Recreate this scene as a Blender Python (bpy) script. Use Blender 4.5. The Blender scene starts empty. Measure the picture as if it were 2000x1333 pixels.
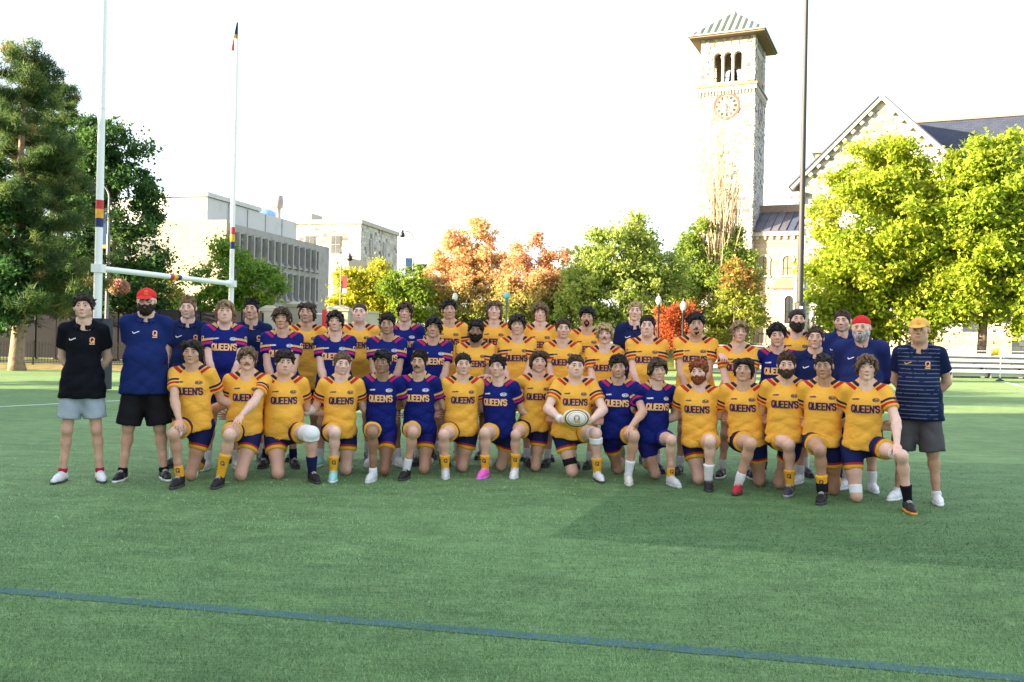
import bpy, math, random
import numpy as np
from mathutils import Vector, Matrix
from mathutils.bvhtree import BVHTree
PI = math.pi
random.seed(7); RNG = np.random.default_rng(11)
sc = bpy.context.scene
COL = sc.collection

# ---------------------------------------------------------------- camera
FPX, CAMH, ROLL = 1780.0, 1.45, math.radians(1.25)
cam_d = bpy.data.cameras.new('camera'); cam = bpy.data.objects.new('camera', cam_d); COL.objects.link(cam)
cam_d.sensor_width = 36.0; cam_d.lens = FPX / 2000 * 36.0; cam_d.clip_start = 0.1; cam_d.clip_end = 3000
cam.location = (0, 0, CAMH); cam.rotation_euler = (PI / 2, -ROLL, 0)
sc.camera = cam
# ---------------------------------------------------------------- sky, sun, exposure
SUN_AZ = (-0.966, -0.258); SUN_EL = math.radians(14.0)
w = bpy.data.worlds.new('World'); sc.world = w; w.use_nodes = True
wn, wl = w.node_tree.nodes, w.node_tree.links
bg = wn['Background']
sky = wn.new('ShaderNodeTexSky'); sky.sky_type = 'NISHITA'; sky.sun_disc = False
sky.sun_elevation = SUN_EL; sky.sun_rotation = math.atan2(SUN_AZ[0], SUN_AZ[1])
sky.air_density = 1.0; sky.dust_density = 2.0; sky.ozone_density = 1.0
veil = wn.new('ShaderNodeMix'); veil.data_type = 'RGBA'; veil.inputs[0].default_value = 0.5
veil.inputs[7].default_value = (2.7, 2.75, 2.85, 1)      # thin bright cloud veil, even over the whole sky
wl.new(sky.outputs[0], veil.inputs[6]); wl.new(veil.outputs[2], bg.inputs[0]); bg.inputs[1].default_value = 0.12
sd = bpy.data.lights.new('sun', 'SUN'); sd.energy = 5.0; sd.angle = math.radians(0.6); sd.color = (1.0, 0.83, 0.56)
sun = bpy.data.objects.new('sun', sd); COL.objects.link(sun)
ce = math.cos(SUN_EL)
sun.rotation_euler = Vector((SUN_AZ[0] * ce, SUN_AZ[1] * ce, math.sin(SUN_EL))).to_track_quat('Z', 'Y').to_euler()
sc.view_settings.view_transform = 'Standard'; sc.view_settings.look = 'None'
sc.view_settings.exposure = 2.42; sc.view_settings.gamma = 1.0; sc.view_settings.use_curve_mapping = False
sc.render.engine = 'CYCLES'; sc.cycles.use_denoising = True; sc.cycles.max_bounces = 6
sc.cycles.transparent_max_bounces = 8; sc.cycles.caustics_reflective = False; sc.cycles.caustics_refractive = False

# ---------------------------------------------------------------- helpers
def ab(px, py):                      # photograph pixel -> (right, up) pixel offsets with the roll taken out
    dx, dy = px - 1000.0, py - 666.5
    c, s = math.cos(ROLL), math.sin(ROLL)
    return dx * c + dy * s, dx * s - dy * c
def at(px, py, d):                   # world point at depth d
    a, b = ab(px, py); return Vector((a / FPX * d, d, CAMH + b / FPX * d))
def ground(px, py):                  # world point on the flat field
    a, b = ab(px, py); d = FPX * CAMH / -b; return Vector((a / FPX * d, d, 0.0))

MATS = {}
def srgb(r, g, b):
    f = lambda c: (c / 255 / 12.92) if c / 255 <= 0.04045 else ((c / 255 + 0.055) / 1.055) ** 2.4
    return (f(r), f(g), f(b))
def mat(name, color, rough=0.7, var=0.12, scale=8.0, bump=0.0, bscale=None, spec=0.3, metal=0.0, attr=None, rnd=0.0, coat=0.0, sheen=0.0, detail=4):
    if name in MATS: return MATS[name]
    m = bpy.data.materials.new(name); m.use_nodes = True; MATS[name] = m
    n, l = m.node_tree.nodes, m.node_tree.links
    p = n['Principled BSDF']; p.inputs['Roughness'].default_value = rough
    p.inputs['Specular IOR Level'].default_value = spec; p.inputs['Metallic'].default_value = metal
    p.inputs['Coat Weight'].default_value = coat; p.inputs['Sheen Weight'].default_value = sheen
    tc = n.new('ShaderNodeTexCoord')
    nz = n.new('ShaderNodeTexNoise'); nz.inputs['Scale'].default_value = scale; nz.inputs['Detail'].default_value = detail
    l.new(tc.outputs['Object'], nz.inputs['Vector'])
    mr = n.new('ShaderNodeMapRange'); mr.inputs[3].default_value = 1 - var * 1.6; mr.inputs[4].default_value = 1 + var * 1.6
    mr.inputs[1].default_value = 0.2; mr.inputs[2].default_value = 0.5
    l.new(nz.outputs[0], mr.inputs[0])
    mx = n.new('ShaderNodeVectorMath'); mx.operation = 'SCALE'
    if attr:
        at_ = n.new('ShaderNodeAttribute'); at_.attribute_name = attr
        mm = n.new('ShaderNodeVectorMath'); mm.operation = 'MULTIPLY'; mm.inputs[1].default_value = color
        l.new(at_.outputs['Vector'], mm.inputs[0]); src = mm.outputs[0]; l.new(src, mx.inputs[0])
    else:
        mx.inputs[0].default_value = color
    fac = mr.outputs[0]
    if rnd:
        oi = n.new('ShaderNodeObjectInfo'); r2 = n.new('ShaderNodeMapRange'); r2.inputs[3].default_value = 1 - rnd; r2.inputs[4].default_value = 1 + rnd
        l.new(oi.outputs['Random'], r2.inputs[0]); m2 = n.new('ShaderNodeMath'); m2.operation = 'MULTIPLY'
        l.new(r2.outputs[0], m2.inputs[0]); l.new(fac, m2.inputs[1]); fac = m2.outputs[0]
    l.new(fac, mx.inputs['Scale']); l.new(mx.outputs[0], p.inputs['Base Color'])
    if bump:
        nb = n.new('ShaderNodeTexNoise'); nb.inputs['Scale'].default_value = bscale or scale * 4; nb.inputs['Detail'].default_value = 4
        l.new(tc.outputs['Object'], nb.inputs['Vector'])
        bp = n.new('ShaderNodeBump'); bp.inputs['Strength'].default_value = bump; bp.inputs['Distance'].default_value = 0.02
        l.new(nb.outputs[0], bp.inputs['Height']); l.new(bp.outputs[0], p.inputs['Normal'])
    return m

def tag(o, label=None, cat=None, group=None, kind=None):
    if label: o['label'] = label
    if cat: o['category'] = cat
    if group: o['group'] = group
    if kind: o['kind'] = kind
    return o
def link(o, parent=None):
    COL.objects.link(o)
    if parent is not None: o.parent = parent
    return o
def empty(name, loc=(0, 0, 0), rz=0.0, label=None, cat=None, group=None):
    o = bpy.data.objects.new(name, None); o.empty_display_size = 0.2; COL.objects.link(o)
    o.location = loc; o.rotation_euler = (0, 0, rz); return tag(o, label, cat, group)

def np_mesh(name, v, f, smooth=True, n=4):
    """mesh from numpy arrays: v (N,3), f (M,n)"""
    me = bpy.data.meshes.new(name); v = np.ascontiguousarray(v, dtype=np.float32); f = np.ascontiguousarray(f, dtype=np.int32)
    n = f.shape[1]
    me.vertices.add(len(v)); me.vertices.foreach_set('co', v.ravel())
    me.loops.add(f.size); me.loops.foreach_set('vertex_index', f.ravel())
    me.polygons.add(len(f)); me.polygons.foreach_set('loop_start', np.arange(0, f.size, n, dtype=np.int32))
    if smooth: me.polygons.foreach_set('use_smooth', np.ones(len(f), dtype=bool))
    me.update(calc_edges=True)
    return me
def vcol(me, name, c, typ='FLOAT_COLOR'):
    a = me.attributes.new(name, typ, 'POINT')
    if typ == 'FLOAT_COLOR':
        c4 = np.ones((len(c), 4), np.float32); c4[:, :3] = c; a.data.foreach_set('color', c4.ravel())
    elif typ == 'FLOAT_VECTOR': a.data.foreach_set('vector', np.ascontiguousarray(c, np.float32).ravel())
    else: a.data.foreach_set('value', np.ascontiguousarray(c, np.float32).ravel())

class MB:
    """collects boxes, prisms and tubes, links them as one mesh object"""
    def __init__(s): s.v = []; s.f = []; s.m = []; s.c = []
    def _add(s, vs, fs, mi=0, col=None):
        o = len(s.v); s.v += [tuple(v) for v in vs]; s.f += [tuple(i + o for i in f) for f in fs]; s.m += [mi] * len(fs)
        s.c += [col or (1, 1, 1)] * len(vs); return s
    def box(s, x0, x1, y0, y1, z0, z1, mi=0, col=None):
        vs = [(x0, y0, z0), (x1, y0, z0), (x1, y1, z0), (x0, y1, z0), (x0, y0, z1), (x1, y0, z1), (x1, y1, z1), (x0, y1, z1)]
        return s._add(vs, [(0, 3, 2, 1), (4, 5, 6, 7), (0, 1, 5, 4), (1, 2, 6, 5), (2, 3, 7, 6), (3, 0, 4, 7)], mi, col)
    def hexa(s, vs, mi=0, col=None):
        return s._add(vs, [(0, 3, 2, 1), (4, 5, 6, 7), (0, 1, 5, 4), (1, 2, 6, 5), (2, 3, 7, 6), (3, 0, 4, 7)], mi, col)
    def prism(s, pts, y0, y1, mi=0, col=None):           # pts (x,z) counter-clockwise seen from -y
        n = len(pts); vs = [(x, y0, z) for x, z in pts] + [(x, y1, z) for x, z in pts]
        fs = [tuple(range(n)), tuple(range(2 * n - 1, n - 1, -1))] + [(i, i + n, (i + 1) % n + n, (i + 1) % n) for i in range(n)]
        return s._add(vs, fs, mi, col)
    def tube(s, pts, rad, n=8, mi=0, cap=True, col=None):
        pts = [Vector(p) for p in pts]; rad = rad if hasattr(rad, '__len__') else [rad] * len(pts)
        vs = []; fs = []; up = None
        for i, p in enumerate(pts):
            t = (pts[min(i + 1, len(pts) - 1)] - pts[max(i - 1, 0)]).normalized()
            if up is None: up = Vector((1, 0, 0)) if abs(t.x) < .8 else Vector((0, 1, 0))
            a = t.cross(up).normalized(); b = a.cross(t).normalized(); up = b
            for k in range(n):
                an = 2 * PI * k / n; vs.append(p + (a * math.cos(an) + b * math.sin(an)) * rad[i])
        for i in range(len(pts) - 1):
            for k in range(n):
                fs.append((i * n + k, i * n + (k + 1) % n, (i + 1) * n + (k + 1) % n, (i + 1) * n + k))
        if cap: fs += [tuple(range(n - 1, -1, -1)), tuple(range((len(pts) - 1) * n, len(pts) * n))]
        return s._add(vs, fs, mi, col)
    def lathe(s, prof, n=16, c=(0, 0, 0), mi=0):
        vs = []; fs = []
        for r, z in prof:
            for k in range(n): vs.append((c[0] + r * math.cos(2 * PI * k / n), c[1] + r * math.sin(2 * PI * k / n), c[2] + z))
        for i in range(len(prof) - 1):
            for k in range(n): fs.append((i * n + k, i * n + (k + 1) % n, (i + 1) * n + (k + 1) % n, (i + 1) * n + k))
        fs += [tuple(range(n - 1, -1, -1)), tuple(range((len(prof) - 1) * n, len(prof) * n))]
        return s._add(vs, fs, mi)
    def build(s, name, mats, parent=None, smooth=False, vc=False):
        me = bpy.data.meshes.new(name); me.from_pydata(s.v, [], s.f); me.update()
        for m in (mats if isinstance(mats, (list, tuple)) else [mats]): me.materials.append(m)
        me.polygons.foreach_set('material_index', s.m)
        if smooth: me.polygons.foreach_set('use_smooth', [True] * len(s.f))
        if vc: vcol(me, 'col', np.array(s.c, np.float32))
        return link(bpy.data.objects.new(name, me), parent)
def copy_obj(o, parent=None):
    c = o.copy(); COL.objects.link(c); c.parent = parent; return c
def copy_tree(o, parent=None):
    c = copy_obj(o, parent)
    for ch in [x for x in bpy.data.objects if x.parent == o]: copy_tree(ch, c)
    return c
UNIT = {}
def unit_box(m):                      # shared bevelled block for stones, planks, pickets
    if m.name not in UNIT:
        b = .06; vs = []; 
        q = MB(); q.box(-.5, .5, -.5, .5, -.5, .5); o = q.build('unit', m); me = o.data; bpy.data.objects.remove(o); UNIT[m.name] = me
    return UNIT[m.name]
def block(name, m, parent, x0, x1, y0, y1, z0, z1, rot=None):
    o = bpy.data.objects.new(name, unit_box(m)); COL.objects.link(o); o.parent = parent
    o.location = ((x0 + x1) / 2, (y0 + y1) / 2, (z0 + z1) / 2); o.scale = (x1 - x0, y1 - y0, z1 - z0)
    if rot: o.rotation_euler = rot
    return o
# ================================================================ GROUND
def smooth01(e0, e1, x):
    t = np.clip((x - e0) / (e1 - e0), 0, 1); return t * t * (3 - 2 * t)
def bank_h(x, y): return 1.25 * smooth01(49.5, 58, y) * smooth01(-20, -9, x - .35 * (y - 50))
def grid_sheet(name, xs, ys, zf, m, kind='structure'):
    X, Y = np.meshgrid(xs, ys, indexing='ij'); Z = zf(X, Y)
    v = np.stack([X.ravel(), Y.ravel(), Z.ravel()], 1); nx, ny = len(xs), len(ys)
    i = (np.arange(nx - 1)[:, None] * ny + np.arange(ny - 1)[None, :]).ravel()
    f = np.stack([i, i + ny, i + ny + 1, i + 1], 1)
    me = np_mesh(name, v, f); me.materials.append(m)
    o = link(bpy.data.objects.new(name, me)); return tag(o, kind=kind)

def nodes_of(name, rough=.8, spec=.2):
    m = bpy.data.materials.new(name); m.use_nodes = True; MATS[name] = m
    n, l = m.node_tree.nodes, m.node_tree.links; p = n['Principled BSDF']
    p.inputs['Roughness'].default_value = rough; p.inputs['Specular IOR Level'].default_value = spec
    return m, n, l, p
def noise(n, l, vec, scale, detail=4, sx=None):
    if sx:
        mp = n.new('ShaderNodeMapping'); mp.inputs['Scale'].default_value = sx; l.new(vec, mp.inputs[0]); vec = mp.outputs[0]
    t = n.new('ShaderNodeTexNoise'); t.inputs['Scale'].default_value = scale; t.inputs['Detail'].default_value = detail; l.new(vec, t.inputs['Vector']); return t.outputs[0]
def mathn(n, l, op, a, b=None, c=None):
    t = n.new('ShaderNodeMath'); t.operation = op
    for i, q in enumerate((a, b, c)):
        if q is None: continue
        if isinstance(q, (int, float)): t.inputs[i].default_value = q
        else: l.new(q, t.inputs[i])
    return t.outputs[0]
def mixc(n, l, fac, a, b):
    t = n.new('ShaderNodeMix'); t.data_type = 'RGBA'
    for i, q in ((0, fac), (6, a), (7, b)):
        if isinstance(q, (int, float)): t.inputs[i].default_value = q
        elif isinstance(q, tuple): t.inputs[i].default_value = q + (1,) if len(q) == 3 else q
        else: l.new(q, t.inputs[i])
    return t.outputs[2]
def ramp(n, l, fac, stops, interp='LINEAR'):
    t = n.new('ShaderNodeValToRGB'); t.color_ramp.interpolation = interp; e = t.color_ramp.elements
    while len(e) < len(stops): e.new(0.5)
    for q, (p, c) in zip(e, stops): q.position = p; q.color = tuple(c) + (1,)
    l.new(fac, t.inputs[0]); return t.outputs[0]

TURF_A, TURF_B = (.098, .202, .070), (.172, .310, .120)
def turf_mat():
    m, n, l, p = nodes_of('turf', .75, .25)
    tc = n.new('ShaderNodeTexCoord'); v = tc.outputs['Object']
    f1 = noise(n, l, v, 60, 5, (1, 1.0, 1)); f2 = noise(n, l, v, 3.5, 4, (.6, 1.4, 1)); f3 = noise(n, l, v, .25, 2)
    f4 = noise(n, l, v, 16, 4, (.5, 1.8, 1))
    s = mathn(n, l, 'ADD', mathn(n, l, 'MULTIPLY', f1, .30), mathn(n, l, 'ADD', mathn(n, l, 'MULTIPLY', f2, .25), mathn(n, l, 'ADD', mathn(n, l, 'MULTIPLY', f3, .2), mathn(n, l, 'MULTIPLY', f4, .25))))
    c = ramp(n, l, s, [(.41, (.042, .115, .038)), (.5, TURF_A), (.59, TURF_B)])
    # darker section of turf right of the group
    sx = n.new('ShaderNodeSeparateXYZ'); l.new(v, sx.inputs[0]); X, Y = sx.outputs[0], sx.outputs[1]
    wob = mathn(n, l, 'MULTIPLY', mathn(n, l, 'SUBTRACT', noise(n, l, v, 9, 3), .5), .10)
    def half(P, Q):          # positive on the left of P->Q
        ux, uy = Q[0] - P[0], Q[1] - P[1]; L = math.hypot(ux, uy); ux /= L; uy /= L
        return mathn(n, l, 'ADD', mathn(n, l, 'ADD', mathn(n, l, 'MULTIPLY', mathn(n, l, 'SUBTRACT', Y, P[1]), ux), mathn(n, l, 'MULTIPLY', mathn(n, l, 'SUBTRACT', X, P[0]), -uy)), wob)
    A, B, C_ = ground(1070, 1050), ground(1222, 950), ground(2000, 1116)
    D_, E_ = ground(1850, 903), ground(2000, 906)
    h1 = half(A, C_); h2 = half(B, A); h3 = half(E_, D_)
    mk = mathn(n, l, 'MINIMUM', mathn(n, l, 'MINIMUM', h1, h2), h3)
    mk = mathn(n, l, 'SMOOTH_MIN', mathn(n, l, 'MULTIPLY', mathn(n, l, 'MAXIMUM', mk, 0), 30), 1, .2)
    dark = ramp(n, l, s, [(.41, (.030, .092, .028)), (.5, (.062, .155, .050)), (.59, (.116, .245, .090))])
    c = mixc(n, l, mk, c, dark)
    p.inputs['Sheen Weight'].default_value = .14; p.inputs['Sheen Roughness'].default_value = .45; p.inputs['Sheen Tint'].default_value = (.75, .85, .45, 1)
    l.new(c, p.inputs['Base Color'])
    bp = n.new('ShaderNodeBump'); bp.inputs['Strength'].default_value = .9; bp.inputs['Distance'].default_value = .02
    l.new(mathn(n, l, 'ADD', f1, f4), bp.inputs['Height']); l.new(bp.outputs[0], p.inputs['Normal'])
    return m
def mottled(name, stops, scale, rough=.9, bump=.5, sx=None):
    m, n, l, p = nodes_of(name, rough)
    tc = n.new('ShaderNodeTexCoord'); v = tc.outputs['Object']
    f = noise(n, l, v, scale, 8, sx); l.new(ramp(n, l, f, stops), p.inputs['Base Color'])
    bp = n.new('ShaderNodeBump'); bp.inputs['Strength'].default_value = bump; l.new(noise(n, l, v, scale * 6, 4), bp.inputs['Height']); l.new(bp.outputs[0], p.inputs['Normal'])
    return m
M_TURF = turf_mat()
M_LAWN = mottled('lawn', [(.35, (.06, .10, .02)), (.5, (.12, .17, .03)), (.65, (.26, .22, .07))], 1.2)
M_ASPH = mottled('asphalt', [(.3, (.07, .07, .075)), (.7, (.11, .11, .115))], 3)
M_LEAFLITTER = mottled('leaf_strewn_grass', [(.38, (.10, .10, .025)), (.52, (.27, .20, .07)), (.66, (.36, .22, .09))], 2.2)

xs = np.concatenate([np.linspace(-1500, -90, 8), np.arange(-80, 121, 4.0), np.linspace(130, 1500, 8)])
ys = np.concatenate([np.linspace(-400, -40, 5), np.arange(-30, 100, 2.0), np.linspace(105, 2500, 12)])
grid_sheet('ground', xs, ys, lambda x, y: bank_h(x, y) - .02, M_LAWN)
def quad_sheet(name, pts, z, m, parent=None, sub=1):
    me = bpy.data.meshes.new(name); me.from_pydata([(p[0], p[1], z) for p in pts], [], [tuple(range(len(pts)))]); me.materials.append(m)
    return tag(link(bpy.data.objects.new(name, me), parent), kind='structure' if parent is None else None)
# artificial turf pitch: left edge runs from the near left to the strip by the fence
quad_sheet('turf_pitch', [(-60, -45), (60, -45), (60, 49.3), (-11.5, 49.3), (-11.6, 34.6), (-60, 27.5)], 0.0, M_TURF)
quad_sheet('leaf_strewn_verge', [(-60, 27.3), (-11.4, 34.5), (-11.3, 40.2), (-60, 37.5)], 0.004, M_LEAFLITTER)
quad_sheet('road', [(-70, 40.6), (-11.0, 41.6), (-11.0, 44.6), (-70, 43.8)], 0.008, M_ASPH)
# painted lines on the turf
def paint_mat(name, col, keep=.5):
    m, n, l, p = nodes_of(name, .8)
    tc = n.new('ShaderNodeTexCoord'); v = tc.outputs['Object']
    f = noise(n, l, v, 70, 5); g = noise(n, l, v, 14, 3)
    c = mixc(n, l, mathn(n, l, 'SMOOTH_MIN', mathn(n, l, 'MAXIMUM', mathn(n, l, 'MULTIPLY', mathn(n, l, 'SUBTRACT', mathn(n, l, 'ADD', f, mathn(n, l, 'MULTIPLY', g, .4)), keep), 5), 0), 1, .1), TURF_A, col)
    l.new(c, p.inputs['Base Color'])
    bp = n.new('ShaderNodeBump'); bp.inputs['Strength'].default_value = .8; bp.inputs['Distance'].default_value = .02; l.new(f, bp.inputs['Height']); l.new(bp.outputs[0], p.inputs['Normal'])
    return m
def line(name, P, Q, wd, m, z=.004, n=60):
    P, Q = Vector(P[:2]), Vector(Q[:2]); t = (Q - P).normalized(); nn = Vector((-t.y, t.x)); v = []; f = []
    r = random.Random(3)
    for i in range(n + 1):
        c = P + (Q - P) * i / n; a = wd / 2 * (1 + r.uniform(-.1, .1)); b = wd / 2 * (1 + r.uniform(-.1, .1))
        v += [(*(c + nn * a), z), (*(c - nn * b), z)]
    f = [(2 * i, 2 * i + 1, 2 * i + 3, 2 * i + 2) for i in range(n)]
    me = bpy.data.meshes.new(name); me.from_pydata(v, [], f); me.materials.append(m); return tag(link(bpy.data.objects.new(name, me)), kind='structure')
M_BLUEP = paint_mat('blue_line_paint', (.06, .14, .19), .60); M_WHITEP = paint_mat('white_line_paint', (.75, .77, .75), .3)
A, B = ground(0, 1154), ground(2000, 1327); ext = (B - A)
line('blue_field_line', A - ext * .6, B + ext * .6, .095, M_BLUEP, n=260)
A, B = ground(0, 795), ground(235, 783); line('white_field_line', A - (B - A) * .5, B + (B - A) * 1.2, .10, M_WHITEP)
A, B = ground(1958, 746), ground(2000, 756); line('white_touchline', A, A + (B - A) * 3, .14, M_WHITEP)
# short turf fibres close to the camera
def fibres():
    N = 250000
    u = RNG.random(N); d = 3.3 / (1 - u * (1 - 3.3 / 15.0)); keep = RNG.random(N) > np.clip((d - 6.0) / 6.0, 0, 1) ** .7; d = d[keep]; N = len(d); x = (RNG.random(N) - .5) * 2 * (d * .585 + .1)
    h = RNG.uniform(.008, .018, N); wd = RNG.uniform(.0014, .0026, N) * (d / 5.5); an = RNG.random(N) * 2 * PI
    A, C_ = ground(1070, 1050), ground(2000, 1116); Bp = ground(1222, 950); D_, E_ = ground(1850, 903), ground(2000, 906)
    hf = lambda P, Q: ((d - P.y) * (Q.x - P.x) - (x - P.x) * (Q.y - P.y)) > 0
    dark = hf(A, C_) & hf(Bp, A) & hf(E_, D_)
    L0, L1 = ground(0, 1154), ground(2000, 1327); t = (L1 - L0).normalized()
    blue = np.abs((d - L0.y) * t.x - (x - L0.x) * t.y) < .045 + RNG.normal(0, .012, N)
    lean = RNG.normal(0, .009, (N, 2)); lean[:, 1] += np.where(dark, -.008, .006)
    base = np.stack([x, d, np.zeros(N)], 1)
    du = np.stack([np.cos(an), np.sin(an), np.zeros(N)], 1) * wd[:, None]
    tip = base + np.concatenate([lean, h[:, None]], 1)
    v = np.stack([base - du, base + du, tip], 1).reshape(-1, 3)
    k = RNG.random(N)[:, None]
    c = (1 - k) * np.array([.054, .126, .040]) + k * np.array([.250, .415, .17])
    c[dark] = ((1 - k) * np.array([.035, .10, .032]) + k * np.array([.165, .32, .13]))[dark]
    c[blue] = ((1 - k) * np.array([.055, .13, .155]) + k * np.array([.14, .27, .31]))[blue]
    nzv = np.zeros(N)
    for i in range(9):
        fx, fy, ph = RNG.normal(0, 2.2 + i * .9), RNG.normal(0, 6 + i * 2.2), RNG.random() * 7; nzv += np.sin(x * fx + d * fy + ph + 1.5 * np.sin(x * 1.7 + i) + np.sin(d * 2.3 + i * 2)) / 3
    c *= np.clip(1 + .13 * nzv, .55, 1.45)[:, None]
    c *= (1 + .55 * np.clip((d - 5) / 4, 0, 1))[:, None]      # far fibres brightened in colour to offset the little sky light upright ones catch
    straw = RNG.random(N) < .012; c[straw] = (.36, .36, .18)
    me = np_mesh('turf_fibres', v, np.arange(3 * N).reshape(-1, 3), smooth=False); vcol(me, 'col', np.repeat(c, 3, 0))
    me.materials.append(mat('turf_fibre', (1, 1, 1), .6, .05, 3, attr='col', spec=.2))
    tag(link(bpy.data.objects.new('turf_fibres', me)), 'short green artificial turf fibres across the foreground of the pitch', 'turf', kind='stuff')
fibres()
# ================================================================ BUILDINGS
M_STONE = mat('limestone_rubble', (1, 1, 1), .9, .16, 1.6, bump=.6, bscale=9, attr='col', spec=.15)
M_MORTAR = mat('mortar', (.38, .37, .35), .95, .1, 2, bump=.4)
M_ASHLAR = mat('ashlar_block', (.19, .19, .185), .9, .16, 3, bump=.5, bscale=10, rnd=.22, spec=.15)
M_ASHWARM = mat('warm_ashlar_block', (.33, .27, .19), .9, .16, 3, bump=.5, bscale=10, rnd=.22, spec=.15)
M_TRIM = mat('dressed_stone_trim', (.40, .37, .32), .85, .1, 3, bump=.2)
M_DARKTRIM = mat('weathered_brown_ledge', (.20, .15, .11), .85, .15, 3)
M_GLASS = mat('dark_window_glass', (.03, .035, .04), .12, .1, 1, spec=.6)
M_SLATE = mat('blue_slate_roof', (.045, .055, .095), .7, .2, 2.5, bump=.3)
M_LEAD = mat('dark_metal_roof', (.10, .095, .115), .45, .25, .6, metal=.3, rnd=.35)
M_COPPER = mat('pale_green_copper', (.185, .205, .175), .6, .14, 1.2, rnd=.08)
M_COPPERD = mat('dark_roof_seam', (.04, .06, .07), .6, .1, 1.2)
M_BLACK = mat('matt_black', (.012, .012, .013), .9, .05)  # flat black for the belfry bell, rails and window bars
CAMPUS = -math.radians(24)

def mb_xf(mb, start, M):
    for i in range(start, len(mb.v)): mb.v[i] = tuple(M @ Vector(mb.v[i]))
def arch_wall(mb, x0, x1, z0, z1, arches, y0, y1, n=8):
    """solid wall x0..x1, z0..z1 pierced by round arches (cx, r, zsill, zspring)"""
    xs_ = x0
    for cx, r, zs, zp in sorted(arches):
        if cx - r > xs_ + 1e-4: mb.box(xs_, cx - r, y0, y1, z0, z1)
        if zs > z0 + 1e-4: mb.box(cx - r, cx + r, y0, y1, z0, zs)
        for i in range(n):
            a, b = PI - PI * i / n, PI - PI * (i + 1) / n
            xa, xb, za, zb = cx + r * math.cos(a), cx + r * math.cos(b), zp + r * math.sin(a), zp + r * math.sin(b)
            mb.hexa([(xa, y0, za), (xb, y0, zb), (xb, y1, zb), (xa, y1, za), (xa, y0, z1), (xb, y0, z1), (xb, y1, z1), (xa, y1, z1)])
        xs_ = cx + r
    if x1 > xs_ + 1e-4: mb.box(xs_, x1, y0, y1, z0, z1)
def rubble(mb, x0, x1, z0, z1, y, rnd, h=(.26, .48), wd=(.3, .9), skip=None, proud=(.015, .09), pal=None):
    """irregular stones on a wall plane facing -y"""
    z = z0
    pal = pal or [(.42, .41, .385), (.37, .36, .335), (.46, .45, .43), (.31, .30, .285), (.18, .177, .173), (.38, .36, .32), (.13, .128, .13)]
    while z < z1 - .1:
        hh = min(rnd.uniform(*h), z1 - z); x = x0 - rnd.uniform(0, .3)
        while x < x1 - .05:
            ww = rnd.uniform(*wd); a, b = max(x, x0), min(x + ww, x1); x += ww
            if b - a < .06: continue
            if skip and skip((a + b) / 2, z + hh / 2, (b - a) / 2, hh / 2): continue
            g = .025; p = rnd.uniform(*proud); j = lambda: rnd.uniform(-.045, .045)
            e = rnd.uniform(.75, 1.0)
            c = [k * rnd.uniform(.9, 1.08) for k in rnd.choices(pal, [5, 4, 4, 3, 2, 3, 1])[0]]
            A = (a + g, z + g); B = (b - g, z + g + j()); C = (b - g + j(), z + hh - g + j()); D = (a + g + j(), z + hh - g)
            mb.hexa([(A[0], y - p, A[1]), (B[0], y - p * e, B[1]), (B[0], y + .03, B[1]), (A[0], y + .03, A[1]),
                     (D[0], y - p * e, D[1]), (C[0], y - p, C[1]), (C[0], y + .03, C[1]), (D[0], y + .03, D[1])], 0, tuple(c))
        z += hh

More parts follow.
